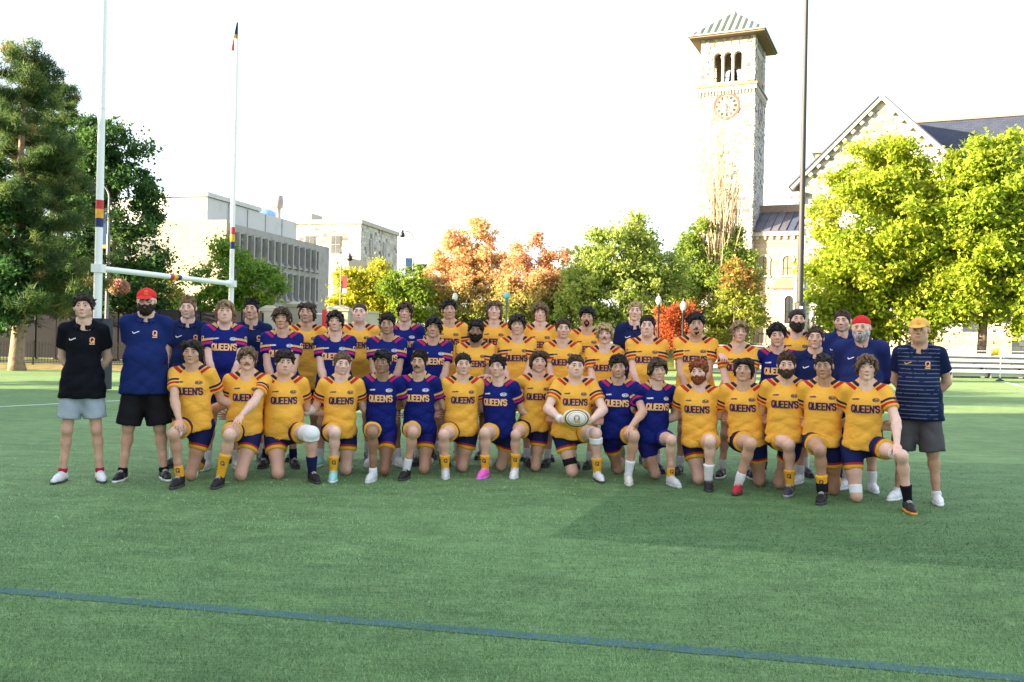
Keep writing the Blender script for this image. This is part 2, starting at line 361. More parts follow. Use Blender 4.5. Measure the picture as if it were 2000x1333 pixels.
def clock_tower():
    W, Dp = 7.21, 8.4
    d0 = 120.0; X0 = 355 / FPX * d0
    t = empty('clock_tower', (X0, d0, 0), CAMPUS, 'tall pale rubble stone clock tower with pyramid roof and open arched belfry', 'tower')
    R = random.Random(5)
    zc, ze = 35.2, 42.0
    core = MB(); core.box(.05, W - .05, .05, Dp - .05, 0, zc); core.build('wall_core', M_MORTAR, t)
    st = MB()
    clk = lambda cx: (lambda x, z, a, b: math.hypot(x - cx, z - 32.6) < 1.75)
    rubble(st, 0, W, .2, zc - 1.05, 0, R, skip=clk(W / 2))
    k = len(st.v); rubble(st, 0, Dp, .2, zc - 1.05, 0, R, skip=clk(Dp / 2))
    mb_xf(st, k, Matrix.Translation((W, 0, 0)) @ Matrix.Rotation(PI / 2, 4, 'Z'))
    # belfry rubble
    bel = [(W / 2 - 1.30, .52, 35.6, 39.2), (W / 2, .52, 35.6, 39.2), (W / 2 + 1.30, .52, 35.6, 39.2)]
    sk = lambda mid: (lambda x, z, a, b: abs(x - mid) < 2.15 + a * .4 and z < 40.1 or (z > 40.35 and abs(x - mid) < 2.6))
    rubble(st, .1, W - .1, zc + .6, ze, .1, R, skip=sk(W / 2))
    k = len(st.v); rubble(st, .1, Dp - .1, zc + .6, ze, .1, R, skip=sk(Dp / 2))
    mb_xf(st, k, Matrix.Translation((W, 0, 0)) @ Matrix.Rotation(PI / 2, 4, 'Z'))
    tag(st.build('rubble_stones', M_STONE, t, vc=True), kind='stuff')
    # belfry walls on four sides
    bw = MB()
    def side(L, M):
        k = len(bw.v); ar = [(L / 2 + q, .52, zc + .6, 39.2) for q in (-1.3, 0, 1.3)]
        arch_wall(bw, .14, L - .14, zc, ze, ar, .14, .95); mb_xf(bw, k, M)
    side(W, Matrix())
    side(Dp, Matrix.Translation((W, 0, 0)) @ Matrix.Rotation(PI / 2, 4, 'Z'))
    side(W, Matrix.Translation((W, Dp, 0)) @ Matrix.Rotation(PI, 4, 'Z'))
    side(Dp, Matrix.Translation((0, Dp, 0)) @ Matrix.Rotation(-PI / 2, 4, 'Z'))
    bw.build('belfry_wall', M_TRIM, t)
    MB().box(.9, W - .9, .9, Dp - .9, ze - .3, ze - .05).build('belfry_ceiling', M_DARKTRIM, t)
    for M, L in ((Matrix(), W), (Matrix.Translation((W, 0, 0)) @ Matrix.Rotation(PI / 2, 4, 'Z'), Dp)):
        for q in (-.65, .65):
            c = MB(); c.lathe([(.2, 0), (.2, .12), (.14, .18), (.13, 2.9), (.2, 3.05), (.27, 3.3), (.27, 3.42)], 10, (L / 2 + q, .30, zc + .62))
            mb_xf(c, 0, M); c.build('belfry_column', M_TRIM, t, smooth=True)
        for q in (-1.3, 0, 1.3):
            c = MB(); c.tube([(L / 2 + q - .52, .7, zc + 1.35), (L / 2 + q + .52, .7, zc + 1.35)], .04, 5); c.tube([(L / 2 + q - .52, .7, zc + 2.3), (L / 2 + q + .52, .7, zc + 2.3)], .03, 5)
            mb_xf(c, 0, M); c.build('belfry_rail', M_BLACK, t)
        for i in range(5):         # blind arcade under the eaves
            cx = L / 2 + (i - 2) * 1.06; c = MB()
            pts = [(cx - .4, 40.55), (cx + .4, 40.55)] + [(cx + .4 * math.cos(a), 41.1 + .4 * math.sin(a)) for a in [PI * j / 8 for j in range(9)]]
            c.prism(pts, .06, .138); mb_xf(c, 0, M); c.build('blind_arch', M_ASHLAR, t)
    # bell hanging inside
    MB().lathe([(.05, 2.0), (.35, 1.9), (.5, 1.4), (.55, .6), (.8, .1), (.82, 0)], 14, (W / 2, Dp / 2, 36.6)).build('bell', M_BLACK, t, smooth=True)
    # cornice: brown ledge, pale band, corbel table
    lg = MB(); lg.box(-.32, W + .32, -.32, Dp + .32, zc - .06, zc + .28); lg.build('ledge', M_DARKTRIM, t)
    cb = MB(); cb.box(-.2, W + .2, -.2, Dp + .2, zc - .6, zc - .063); cb.build('cornice_band', M_TRIM, t)
    co = MB()
    for i in range(17): x = .05 + i * (W - .32) / 16; co.box(x, x + .2, -.17, .1, zc - 1.1, zc - .603)
    for i in range(20): y = .25 + i * (Dp - .5) / 19; co.box(W - .1, W + .17, y, y + .2, zc - 1.1, zc - .603)
    co.build('corbel_table', M_TRIM, t)
    # clocks
    ring = mat('red_clock_rim', (.30, .08, .06), .5, .08); wh = mat('white_clock_face', (.22, .205, .195), .5, .05); dk = mat('grey_clock_marks', (.035, .037, .04), .5, .05)
    for M, L in ((Matrix(), W), (Matrix.Translation((W, 0, 0)) @ Matrix.Rotation(PI / 2, 4, 'Z'), Dp)):
        cx, cz, r = L / 2, 32.6, 1.62
        circ = lambda rr, n=32: [(cx + rr * math.cos(2 * PI * i / n), cz + rr * math.sin(2 * PI * i / n)) for i in range(n)]
        a = MB(); a.prism(circ(r), -.05, .06); b = MB(); n = 32
        for i in range(n):
            p, q = 2 * PI * i / n, 2 * PI * (i + 1) / n
            P = lambda rr, an, y: (cx + rr * math.cos(an), y, cz + rr * math.sin(an))
            b.hexa([P(r - .14, p, -.1), P(r + .14, p, -.1), P(r + .14, p, .05), P(r - .14, p, .05), P(r - .14, q, -.1), P(r + .14, q, -.1), P(r + .14, q, .05), P(r - .14, q, .05)])
        c = MB()
        for i in range(12):
            an = 2 * PI * i / 12; ux, uz = math.cos(an), math.sin(an); s1, s2 = (.17, .12) if i % 3 else (.2, .13)
            c.hexa([(cx + ux * 1.34 - uz * s1, -.065, cz + uz * 1.34 + ux * s1), (cx + ux * 1.34 + uz * s1, -.065, cz + uz * 1.34 - ux * s1), (cx + ux * 1.34 + uz * s1, -.04, cz + uz * 1.34 - ux * s1), (cx + ux * 1.34 - uz * s1, -.04, cz + uz * 1.34 + ux * s1),
                    (cx + ux * .95 - uz * s2, -.065, cz + uz * .95 + ux * s2), (cx + ux * .95 + uz * s2, -.065, cz + uz * .95 - ux * s2), (cx + ux * .95 + uz * s2, -.04, cz + uz * .95 - ux * s2), (cx + ux * .95 - uz * s2, -.04, cz + uz * .95 + ux * s2)])
        h = MB()
        for an, ln, wd in ((math.radians(-87), 1.25, .06), (math.radians(-35), .75, .09)):
            ux, uz = math.cos(an), math.sin(an)
            h.hexa([(cx - uz * wd - ux * .3, -.12, cz + ux * wd - uz * .3), (cx + uz * wd - ux * .3, -.12, cz - ux * wd - uz * .3), (cx + uz * wd - ux * .3, -.09, cz - ux * wd - uz * .3), (cx - uz * wd - ux * .3, -.09, cz + ux * wd - uz * .3),
                    (cx - uz * .03 + ux * ln, -.12, cz + ux * .03 + uz * ln), (cx + uz * .03 + ux * ln, -.12, cz - ux * .03 + uz * ln), (cx + uz * .03 + ux * ln, -.09, cz - ux * .03 + uz * ln), (cx - uz * .03 + ux * ln, -.09, cz + ux * .03 + uz * ln)])
        for q in (a, b, c, h): mb_xf(q, 0, M)
        f_ = a.build('clock_face', wh, t); b.build('clock_rim', ring, f_); c.build('clock_numerals', dk, f_); h.build('clock_hands', mat('slate_blue_hands', (.05, .06, .09), .4), f_)
    # pyramid roof: each standing seam panel a piece of its own
    o, za, zt = 1.3, 41.75, 46.2; cx, cy = W / 2, Dp / 2
    E = [(-o, -o), (W + o, -o), (W + o, Dp + o), (-o, Dp + o)]
    so = MB(); so.box(-o + .1, W + o - .1, -o + .1, Dp + o - .1, za - .18, za - .02); so.build('soffit', M_DARKTRIM, t)
    ea = MB()
    for i in range(4):
        p, q = Vector((*E[i], za)), Vector((*E[(i + 1) % 4], za)); dv = (q - p).normalized() * .06; nn = Vector((dv.y, -dv.x, 0)).normalized() * .06
        ea.hexa([p - nn * -1, q + nn, q - nn, p - nn, p + nn + Vector((0, 0, .2)), q + nn + Vector((0, 0, .2)), q - nn + Vector((0, 0, .2)), p - nn + Vector((0, 0, .2))])
    ea.build('eaves', M_COPPER, t)
    for i in range(4):
        p, q = Vector((*E[i], za + .06)), Vector((*E[(i + 1) % 4], za + .06)); ap = Vector((cx, cy, zt)); n = 11
        up = (ap - (p + q) / 2)
        for k in range(n):
            for part, (k0, k1) in (('roof_panel', (k, k + .62)), ('roof_seam', (k + .62, k + 1))):
                f0, f1 = k0 / n, k1 / n; a, b = p.lerp(q, f0), p.lerp(q, f1)
                h0, h1 = min(f0, 1 - f0) * 2, min(f1, 1 - f1) * 2
                a2, b2 = a + up * h0, b + up * h1
                nn = (q - p).cross(up).normalized() * (.07 if part == 'roof_seam' else .03)
                c = MB(); c._add([a, b, b2, a2, a + nn, b + nn, b2 + nn, a2 + nn], [(4, 5, 6, 7), (0, 1, 5, 4), (1, 2, 6, 5), (3, 0, 4, 7), (0, 3, 2, 1)])
                c.build(part, M_COPPER if part == 'roof_panel' else M_COPPERD, t)
    fi = MB(); fi.lathe([(.25, -.25), (.2, .1), (.05, .3)], 8, (cx, cy, zt)); fi.tube([(cx, cy, zt), (cx, cy, zt + 3.5)], .025, 5); fi.build('finial', M_COPPER, t)
clock_tower()

def ashlar_wall(parent, m, x0, x1, z0, z1, y, rnd, h=.42, wd=(.7, 1.3), inside=None, limit=300, name='stone_block', proud=(.02, .07)):
    z = z0; cnt = 0
    while z < z1 - .05:
        hh = min(h * rnd.uniform(.85, 1.15), z1 - z); x = x0 - rnd.uniform(0, .4)
        while x < x1 - .05:
            ww = rnd.uniform(*wd); a, b = max(x, x0), min(x + ww, x1); x += ww
            if b - a < .08 or cnt >= limit: continue
            if inside and not (inside(a, z) and inside(b, z) and inside(a, z + hh) and inside(b, z + hh)): continue
            block(name, m, parent, a + .012, b - .012, y - rnd.uniform(*proud), y + .05, z + .012, z + hh - .012); cnt += 1
        z += hh
    return cnt
def arch_window(parent, cx, r, z0, zp, y, glass=M_GLASS, frame=M_TRIM, bars=True):
    n = 10; g = MB(); g.prism([(cx - r, z0), (cx + r, z0)] + [(cx + r * math.cos(PI * i / n), zp + r * math.sin(PI * i / n)) for i in range(n + 1)], y - .02, y + .06)
    o = g.build('window', glass, parent); f = MB()
    for i in range(n):
        a, b = PI * i / n, PI * (i + 1) / n; P = lambda rr, an, yy: (cx + rr * math.cos(an), yy, zp + rr * math.sin(an))
        f.hexa([P(r, a, y - .16), P(r + .28, a, y - .16), P(r + .28, a, y + .05), P(r, a, y + .05), P(r, b, y - .16), P(r + .28, b, y - .16), P(r + .28, b, y + .05), P(r, b, y + .05)])
    for s in (-1, 1): xa, xb = sorted((cx + s * r, cx + s * (r + .22))); f.box(xa, xb, y - .14, y + .05, z0, zp)
    f.box(cx - r - .3, cx + r + .3, y - .2, y + .05, z0 - .22, z0); f.build('window_surround', frame, o)
    if bars:
        b = MB(); b.box(cx - .03, cx + .03, y - .05, y - .022, z0, zp + r * .95); b.box(cx - r, cx + r, y - .055, y - .023, (z0 + zp) / 2 - .03, (z0 + zp) / 2 + .03); b.build('window_bar', M_BLACK, o)
    return o

def hall():
    # gabled stone hall right of the tower; origin at the gable's middle
    d = 92.0; Xa = (722 - 10.3) / FPX * d
    t = empty('stone_hall', (Xa, d, 0), CAMPUS, 'grey limestone hall with steep gable and blue slate roof behind the maples', 'building')
    R = random.Random(9); Wg, ze, za = 7.75, 18.6, 26.5
    wall = MB(); wall.prism([(-Wg, 0), (Wg, 0), (Wg, ze), (0, za), (-Wg, ze)], 0, 9.0); wall.build('gable_wall', M_MORTAR, t)
    ins = lambda x, z: z < za - .15 - abs(x) * (za - ze) / Wg and abs(x) < Wg - .02
    ashlar_wall(t, M_ASHLAR, -Wg, 1.6, 16.2, za, 0, R, .46, (.8, 1.5), ins, 230)
    rb = MB(); rubble(rb, 1.65, Wg, 15.5, za - .3, 0, R, (.4, .7), (.5, 1.1), lambda x, z, a, b: not ins(x + a, z + b + .05)); rubble(rb, -Wg, Wg, .2, 15.9, 0, R, (.4, .7), (.5, 1.1), lambda x, z, a, b: any(abs(x - c) < 1.35 + a and 3 < z < 13.8 for c in (-4, 0, 4)))
    tag(rb.build('rubble_stones', M_STONE, t, vc=True), kind='stuff')
    for c in (-4, 0, 4): arch_window(t, c, 1.1, 4.2, 12.3, -.02)
    # raking cornice and its square brackets
    for s in (-1, 1):
        L = math.hypot(Wg + .7, (za - ze) * (Wg + .7) / Wg); ux, uz = -s * (Wg + .7) / L, (za - ze) * (Wg + .7) / Wg / L
        bx, bz = s * (Wg + .7), ze - (za - ze) * .7 / Wg
        nx, nz = (-uz, ux) if s > 0 else (uz, -ux)
        if nz < 0: nx, nz = -nx, -nz
        def slab(y0, y1, lo, hi, l0, l1, name, m):
            q = MB(); P = lambda l, h, y: (bx + ux * l + nx * h, y, bz + uz * l + nz * h)
            q.hexa([P(l0, lo, y0), P(l1, lo, y0), P(l1, lo, y1), P(l0, lo, y1), P(l0, hi, y0), P(l1, hi, y0), P(l1, hi, y1), P(l0, hi, y1)]); return q.build(name, m, t)
        slab(-.55, .3, .02, .38, 0, L, 'raking_cornice', M_TRIM)
        slab(-.65, 9.0, .39, .50, -.1, L + .05, 'roof_slope', M_SLATE)
        for i in range(9):
            l0 = .9 + i * (L - 1.6) / 9; slab(-.42, .02, -.36, .015, l0, l0 + .42, 'bracket', M_TRIM)
        kx = s * (Wg + .15); q = MB(); q.box(kx - .75, kx + .75, -.6, .4, ze - 1.5, ze - 1.0); q.box(kx - .5, kx + .5, -.45, .3, ze - 2.1, ze - 1.503); q.build('kneeler_stone', M_TRIM, t)
    # buttress at the left corner
    q = MB(); q.box(-Wg - .35, -Wg + .7, -.5, 1.2, 0, 9); q.hexa([(-Wg - .35, -.5, 9), (-Wg + .7, -.5, 9), (-Wg + .7, 1.2, 9), (-Wg - .35, 1.2, 9), (-Wg - .35, -.05, 10.2), (-Wg + .7, -.05, 10.2), (-Wg + .7, 1.2, 10.2), (-Wg - .35, 1.2, 10.2)]); q.build('buttress', M_ASHLAR, t)
    # main hall running to the right: wall, roof, ridge
    hw = MB(); hw.box(Wg + .02, 52, 1.5, 16, 0, 18.2); hw.build('hall_wall', M_MORTAR, t)
    rb = MB(); rubble(rb, Wg + .05, 30, .2, 18, 1.5, R, (.4, .75), (.55, 1.2), lambda x, z, a, b: any(abs(x - c) < 1.2 + a and 3.2 < z < 12.6 for c in (11, 16, 21, 26)))
    tag(rb.build('hall_rubble_stones', M_STONE, t, vc=True), kind='stuff')
    for c in (11, 16, 21, 26): arch_window(t, c, 1.0, 4.2, 11, 1.48)
    R2 = random.Random(2); ashlar_wall(t, M_ASHWARM, -Wg + .8, 12, .3, 3.3, -.1, R2, .5, (.8, 1.6), None, 160, 'base_block', (.02, .10))
    for x in (9.0, 13.5):
        q = MB(); q.box(x, x + 1.3, 1.25, 1.46, .8, 3.1); dr = q.build('basement_door', M_GLASS, t); q = MB(); q.box(x - .15, x, 1.2, 1.47, .6, 3.3); q.box(x + 1.3, x + 1.45, 1.2, 1.47, .6, 3.3); q.box(x - .15, x + 1.45, 1.2, 1.47, 3.3, 3.6); q.build('door_frame', M_TRIM, dr)
    zr, yr = 25.9, 9.2
    rf = MB()
    for s in (0, 1):
        y0, y1 = (.9, yr) if s == 0 else (16.6, yr)
        rf.hexa([(1.5, y0, 17.9), (53, y0, 17.9), (53, y1, zr), (1.5, y1, zr), (1.5, y0, 18.12), (53, y0, 18.12), (53, y1, zr + .2), (1.5, y1, zr + .2)])
    mr = rf.build('main_roof', slate_courses(), t)
    q = MB(); q.box(1.5, 53, yr - .15, yr + .15, zr + .2, zr + .42); q.build('ridge_cap', mat('brown_ridge', (.22, .17, .14), .8), mr)
    q = MB(); q.box(17.0, 18.6, 2.6, 3.2, 20.9, 21.5); q.build('skylight', M_TRIM, mr)
    # small dormer and chimney seen behind the left slope
    q = MB(); q.box(-Wg + 1.0, -Wg + 3.2, 5.0, 8, 19.5, 22.6); dm = q.build('dormer', M_TRIM, t)
    q = MB(); q.prism([(-Wg + .6, 22.6), (-Wg + 3.6, 22.6), (-Wg + 2.9, 23.8), (-Wg + 2.4, 23.8)], 4.6, 8.4); q.build('dormer_roof', M_COPPER, dm)
    q = MB(); q.hexa([(-Wg - .3, 6, 16), (-Wg + 1.5, 6, 16), (-Wg + 1.5, 9, 16), (-Wg - .3, 9, 16), (-Wg + .5, 6, 21.6), (-Wg + 1.4, 6, 21.6), (-Wg + 1.4, 9, 21.6), (-Wg + .5, 9, 21.6)]); q.build('chimney', M_TRIM, t)
def slate_courses():
    m, n, l, p = nodes_of('slate_courses', .75)
    tc = n.new('ShaderNodeTexCoord'); mp = n.new('ShaderNodeMapping'); mp.inputs['Rotation'].default_value = (0, 0, 0)
    l.new(tc.outputs['Object'], mp.inputs[0])
    sx = n.new('ShaderNodeSeparateXYZ'); l.new(tc.outputs['Object'], sx.inputs[0]); cb = n.new('ShaderNodeCombineXYZ'); l.new(sx.outputs[0], cb.inputs[0]); l.new(sx.outputs[2], cb.inputs[1])
    br = n.new('ShaderNodeTexBrick'); br.inputs['Scale'].default_value = 1.0; br.inputs['Brick Width'].default_value = .55; br.inputs['Row Height'].default_value = .26; br.inputs['Mortar Size'].default_value = .02
    br.inputs['Color1'].default_value = (.055, .065, .105, 1); br.inputs['Color2'].default_value = (.04, .05, .085, 1); br.inputs['Mortar'].default_value = (.03, .035, .05, 1)
    l.new(cb.outputs[0], br.inputs[0]); l.new(br.outputs[0], p.inputs['Base Color']); return m
hall()

def link_wing():
    # low wing between tower and hall
    t = empty('link_wing', (30.35, 118.6, 0), CAMPUS, 'low warm sandstone wing with metal roof between the tower and the hall', 'building')
    R = random.Random(4); L = 9.0; ze = 16.2
    q = MB(); q.box(.06, L, .05, 7, 0, ze); q.build('wall_core', mat('warm_mortar', (.36, .29, .2), .9, .1), t)
    ws = [(2.1, .62, 10.6, 12.5), (5.1, .62, 10.6, 12.5), (1.6, .7, 1.9, 4.2)]
    sk = lambda x, z: not any(abs(x - c) < r + .28 and z0 - .25 < z < zp + r + .3 for c, r, z0, zp in ws)
    ashlar_wall(t, M_ASHWARM, .06, L, .3, ze - 1.3, .05, R, .5, (.7, 1.5), sk, 300)
    for c, r, z0, zp in ws: arch_window(t, c, r, z0, zp, .04, mat('brown_window_screen', (.20, .16, .12), .6))
    q = MB(); q.box(-.1, L, -.35, .04, ze - .5, ze); q.build('cornice_band', M_TRIM, t)
    for i in range(10): block('corbel', M_TRIM, t, .2 + i * .88, .62 + i * .88, -.2, .03, ze - .95, ze - .503)
    # sloped metal roof panels then slate
    for i in range(9):
        x0, x1 = -.1 + i * 1.0, .86 + i * 1.0; c = MB()
        c.hexa([(x0, -.5, ze + .02), (x1, -.5, ze + .02), (x1 + .5, 4.2, ze + 3.0), (x0 + .5, 4.2, ze + 3.0), (x0, -.55, ze + .12), (x1, -.55, ze + .12), (x1 + .5, 4.2, ze + 3.12), (x0 + .5, 4.2, ze + 3.12)])
        c.build('roof_panel', M_LEAD if i < 5 else M_SLATE, t)
        c = MB(); c.hexa([(x1, -.55, ze + .02), (x1 + .04, -.55, ze + .02), (x1 + .54, 4.2, ze + 3.0), (x1 + .5, 4.2, ze + 3.0), (x1, -.6, ze + .24), (x1 + .04, -.6, ze + .24), (x1 + .54, 4.2, ze + 3.24), (x1 + .5, 4.2, ze + 3.24)]); c.build('roof_seam', M_LEAD, t)
    q = MB(); q.box(.3, L + .8, 4.2, 5, ze + 2.8, ze + 4.1); q.build('upstand', M_DARKTRIM, t)
    q = MB(); q.tube([(.3, -.16, 0), (.3, -.16, ze - .4)], .09, 8); q.build('downpipe', M_DARKTRIM, t)
    # grey apse bay with a tall window
    b = empty('apse_bay', (0, 0, 0)); b.parent = t
    q = MB(); q.prism([(3.6, 0), (8.2, 0), (8.2, 8.8), (3.6, 8.8)], -1.7, .04); q.build('bay_wall', M_MORTAR, b)
    ashlar_wall(b, M_ASHLAR, 3.6, 8.2, .3, 8.7, -1.7, R, .5, (.7, 1.4), lambda x, z: not (4.9 < x < 6.3 and 4.2 < z < 8.3), 130)
    q = MB(); q.hexa([(3.4, -1.95, 8.8), (8.4, -1.95, 8.8), (8.4, .03, 8.8), (3.4, .03, 8.8), (3.9, -.3, 10.2), (8.4, -.3, 10.2), (8.4, .03, 10.2), (3.9, .03, 10.2)]); q.build('bay_roof', M_DARKTRIM, b)
    arch_window(b, 5.6, .52, 4.4, 7.4, -1.73)
link_wing()

M_CONC = mat('grey_concrete', (.26, .26, .262), .85, .14, .9, bump=.3, bscale=6)
M_CONCL = mat('cream_concrete', (.31, .285, .225), .85, .08, .9, bump=.2)
M_CONCD = mat('weathered_dark_concrete', (.17, .17, .17), .85, .2, .9)
M_WHITE = mat('white_metal_cladding', (.44, .455, .465), .5, .05, .6)
M_GREYG = mat('tinted_glass', (.07, .075, .08), .15, .2, .5, spec=.6)
def concrete_block():
    t = empty('concrete_building', (-28.2, 90, 0), math.radians(77), 'grey concrete university block with two rows of deep slot windows', 'building')
    L, H = 23.6, 12.5; q = MB(); q.box(0, L, .55, 14, 0, H); q.build('wall_core', M_CONC, t)
    q = MB(); q.box(0, L, 0, .5, 11.7, H + .02); q.box(0, L, 0, .5, 8.4, 9.1); q.box(0, L, 0, .5, 0, 5.3); q.box(20.6, L, 0, .548, 5.303, 8.397); q.box(20.6, L, 0, .548, 9.103, 11.697); q.build('spandrel_bands', M_CONC, t)
    for row, (z0, z1) in enumerate(((9.1, 11.7), (5.3, 8.4))):
        for i in range(14):
            x0 = -.02 + i * 1.47 + .03
            f = MB(); f.box(x0, x0 + .26, -.34, .5, z0 - .16 if row else z0 - .1, z1 + .1); f.build('fin', M_CONC, t)
            g = MB(); g.box(x0 + .27, x0 + 1.45, .36, .54, z0 + .02, z1 - .02); wi = g.build('window', M_CONCD, t)
            g = MB(); g.box(x0 + .36, x0 + 1.36, .22, .355, z0 + .35, z1 - .6); g.build('pane', M_GREYG, wi)
            g = MB(); g.hexa([(x0 + .3, -.2, z0 + .02), (x0 + 1.43, -.2, z0 + .02), (x0 + 1.43, .35, z0 + .02), (x0 + .3, .35, z0 + .02), (x0 + .3, -.18, z0 + .05), (x0 + 1.43, -.18, z0 + .05), (x0 + 1.43, .35, z0 + .75), (x0 + .3, .35, z0 + .75)]); g.build('sill', M_CONC, wi)
    # sunlit end wall
    q = MB(); q.box(-.45, -.02, .0, 7.6, 0, 12.75); q.build('end_wall', M_CONCL, t)
    q = MB(); q.box(-.35, .5, 7.62, 9.9, 0, 12.2); rec = q.build('end_recess', M_CONC, t)
    q = MB(); q.box(-.42, -.36, 7.9, 9.4, 7.2, 10.8); q.build('end_window', M_GREYG, rec)
    # white rooftop plant storey
    q = MB(); q.box(1.2, 21, 3.2, 14.5, 12.52, 15.3); ph = q.build('penthouse', M_WHITE, t)
    for i in range(5): x = 1.2 + i * 4; MB().box(x, x + .07, 3.13, 3.19, 12.6, 15.2).build('panel_joint', M_CONC, ph)
    q = MB(); q.box(1.0, 12, 3.0, 10.6, 15.35, 15.8); q.build('roof_canopy', M_WHITE, ph)
    for i in range(7): block('louvre_panel', M_WHITE, ph, 1.05, 1.19, 10.4 + i * .55, 10.85 + i * .55, 13.4, 15.1)
    q = MB()
    for yy in (15.4, 16.2): q.tube([(1.5, yy, 12.5), (1.5, yy, 16.8)], .05, 5)
    q.tube([(1.5, 15.4, 16), (1.5, 16.6, 16)], .05, 5); q.tube([(1.5, 15.0, 16.8), (1.5, 16.6, 16.8)], .03, 5); q.build('antenna_mast', M_CONC, ph)
    q = MB(); q.tube([(12, 4, 15.3), (12, 4, 17.2)], .09, 6); q.build('vent_pipe', M_CONC, ph)
concrete_block()
def stone_block_building():
    C = at(702, 600, 135); t = empty('stone_office_building', (C.x, 135, 0), math.radians(77), 'cream stone academic building with paired sash windows behind the concrete block', 'building')
    H = 18.8; m = M_MORTAR; R = random.Random(6)
    q = MB(); q.box(.05, 15.6, .05, 22, 0, H); q.build('wall_core', mat('pale_mortar', (.40, .36, .30), .9, .1), t)
    st = MB(); rubble(st, 0, 15.6, 7, H - .5, .05, R, (.35, .6), (.5, 1.0), proud=(.01, .05)); k = len(st.v)
    rubble(st, 0, 21, 7, H - .5, .05, R, (.35, .6), (.5, 1.0), proud=(.01, .05)); mb_xf(st, k, Matrix.Translation((0, 21.05, 0)) @ Matrix.Rotation(-PI / 2, 4, 'Z'))
    tag(st.build('rubble_stones', M_STONE, t, vc=True), kind='stuff')
    q = MB(); q.box(-.2, 15.8, -.2, 22, H - .45, H + .15); q.build('coping', M_TRIM, t)
    def sash(M):
        a = MB(); a.box(-.75, .75, -.14, .0, 13.9, 16.6); mb_xf(a, 0, M); wdw = a.build('window', M_TRIM, t)
        for s in (-1, 1):
            for z in (13.98, 15.3):
                b = MB(); b.box(min(s * .06, s * .66), max(s * .06, s * .66), -.18, -.145, z, z + 1.24); mb_xf(b, 0, M); b.build('pane', M_GREYG, wdw)
    for x in (4.2, 9.8): sash(Matrix.Translation((x, 0, 0)))
    for y in (4.0, 8.2, 12.4, 16.6): sash(Matrix.Translation((0, y, 0)) @ Matrix.Rotation(-PI / 2, 4, 'Z'))
    # dome, exhaust stack and parapet boxes on the roof
    q = MB(); pr = [(3.0 * math.cos(a), 3.0 * math.sin(a)) for a in [PI / 2 * i / 8 for i in range(8)]] + [(.05, 3.0)]; q.lathe(pr, 20, (8, 20, H + .15)); q.build('observatory_dome', mat('blue_dome_glass', (.16, .30, .58), .25, .15, .4, spec=.6), t, smooth=True)
    q = MB(); q.lathe([(.8, 0), (.8, .6), (.35, .7), (.35, 2.4), (.65, 2.5), (.72, 3.4), (.6, 4.4)], 14, (4, 15.5, H + .15)); q.build('exhaust_stack', M_CONC, t, smooth=True)
    q = MB(); q.box(2, 6, 9, 13, H + .15, H + 1.5); q.build('roof_plant_box', M_TRIM, t)
    q = MB(); q.tube([(9, 8, H), (9, 8, H + 3.2)], .08, 5); q.build('roof_pole', M_CONC, t)
    # lower stone wing in front
    q = MB(); q.box(-9, -.3, -2, 8, 0, 12.5); q.build('lower_wing', mat('pale_mortar', (.6, .56, .48)), t)
stone_block_building()
# unseen building and low wing added past the left edge to shade the pitch
def added_side_building():
    t = empty('shade_caster_building', (-24, -9, 0), 0, 'long unseen brick building added left of view to shade the pitch', 'building')
    q = MB(); q.box(-9, 0, -36, 18.6, 0, 14.2); q.build('wall', mat('shade_caster_brick', (.30, .17, .12), .9, .2, 2), t)
    for i in range(10):
        q = MB(); q.box(.0, .06, -34 + i * 4.5, -32 + i * 4.5, 3, 6); q.build('window', M_GREYG, t)
    q = MB(); q.box(-9.3, .4, -36.4, 18.9, 14.203, 14.6); q.build('shade_caster_roof', M_CONC, t)
    q = MB(); q.box(-7, 0, 18.95, 26.5, 0, 4.9); q.build('shade_annex', mat('shade_caster_brick', (.3, .17, .12)), t)  # low wing added to throw shade over the near left turf
added_side_building()
# ================================================================ TREES
def leaf_mat():
    m = bpy.data.materials.new('foliage'); m.use_nodes = True; MATS['foliage'] = m
    n, l = m.node_tree.nodes, m.node_tree.links; p = n['Principled BSDF']; p.inputs['Roughness'].default_value = .55; p.inputs['Specular IOR Level'].default_value = .25
    a = n.new('ShaderNodeAttribute'); a.attribute_name = 'col'; l.new(a.outputs['Color'], p.inputs['Base Color'])
    t = n.new('ShaderNodeBsdfTranslucent'); l.new(a.outputs['Color'], t.inputs[0])
    mx = n.new('ShaderNodeMixShader'); mx.inputs[0].default_value = .52; l.new(p.outputs[0], mx.inputs[1]); l.new(t.outputs[0], mx.inputs[2]); l.new(mx.outputs[0], n['Material Output'].inputs[0])
    return m
M_LEAF = leaf_mat()
M_BARK = mat('grey_brown_bark', (.13, .10, .075), .95, .3, 5, bump=.9, bscale=22)
M_BARKP = mat('pale_bare_twigs', (.36, .27, .19), .9, .2, 5)
def leaves_mesh(name, pos, size, col, rng, up=.4, aspect=.6):
    N = len(pos); nrm = rng.normal(0, 1, (N, 3)); nrm[:, 2] += up; nrm /= np.linalg.norm(nrm, axis=1)[:, None]
    r = rng.normal(0, 1, (N, 3)); u = np.cross(nrm, r); u /= np.linalg.norm(u, axis=1)[:, None] + 1e-9; w_ = np.cross(nrm, u)
    s = (size * rng.uniform(.65, 1.35, N))[:, None]; a = s * aspect
    fold = nrm * s * .18
    v = np.stack([pos - u * s * .62, pos + u * s * .45 + w_ * a * .75 + fold, pos + u * s * .45 - w_ * a * .75 - fold], 1).reshape(-1, 3)
    me = np_mesh(name, v, np.arange(3 * N).reshape(-1, 3), smooth=False); vcol(me, 'col', np.repeat(col, 3, 0)); me.materials.append(M_LEAF); return me
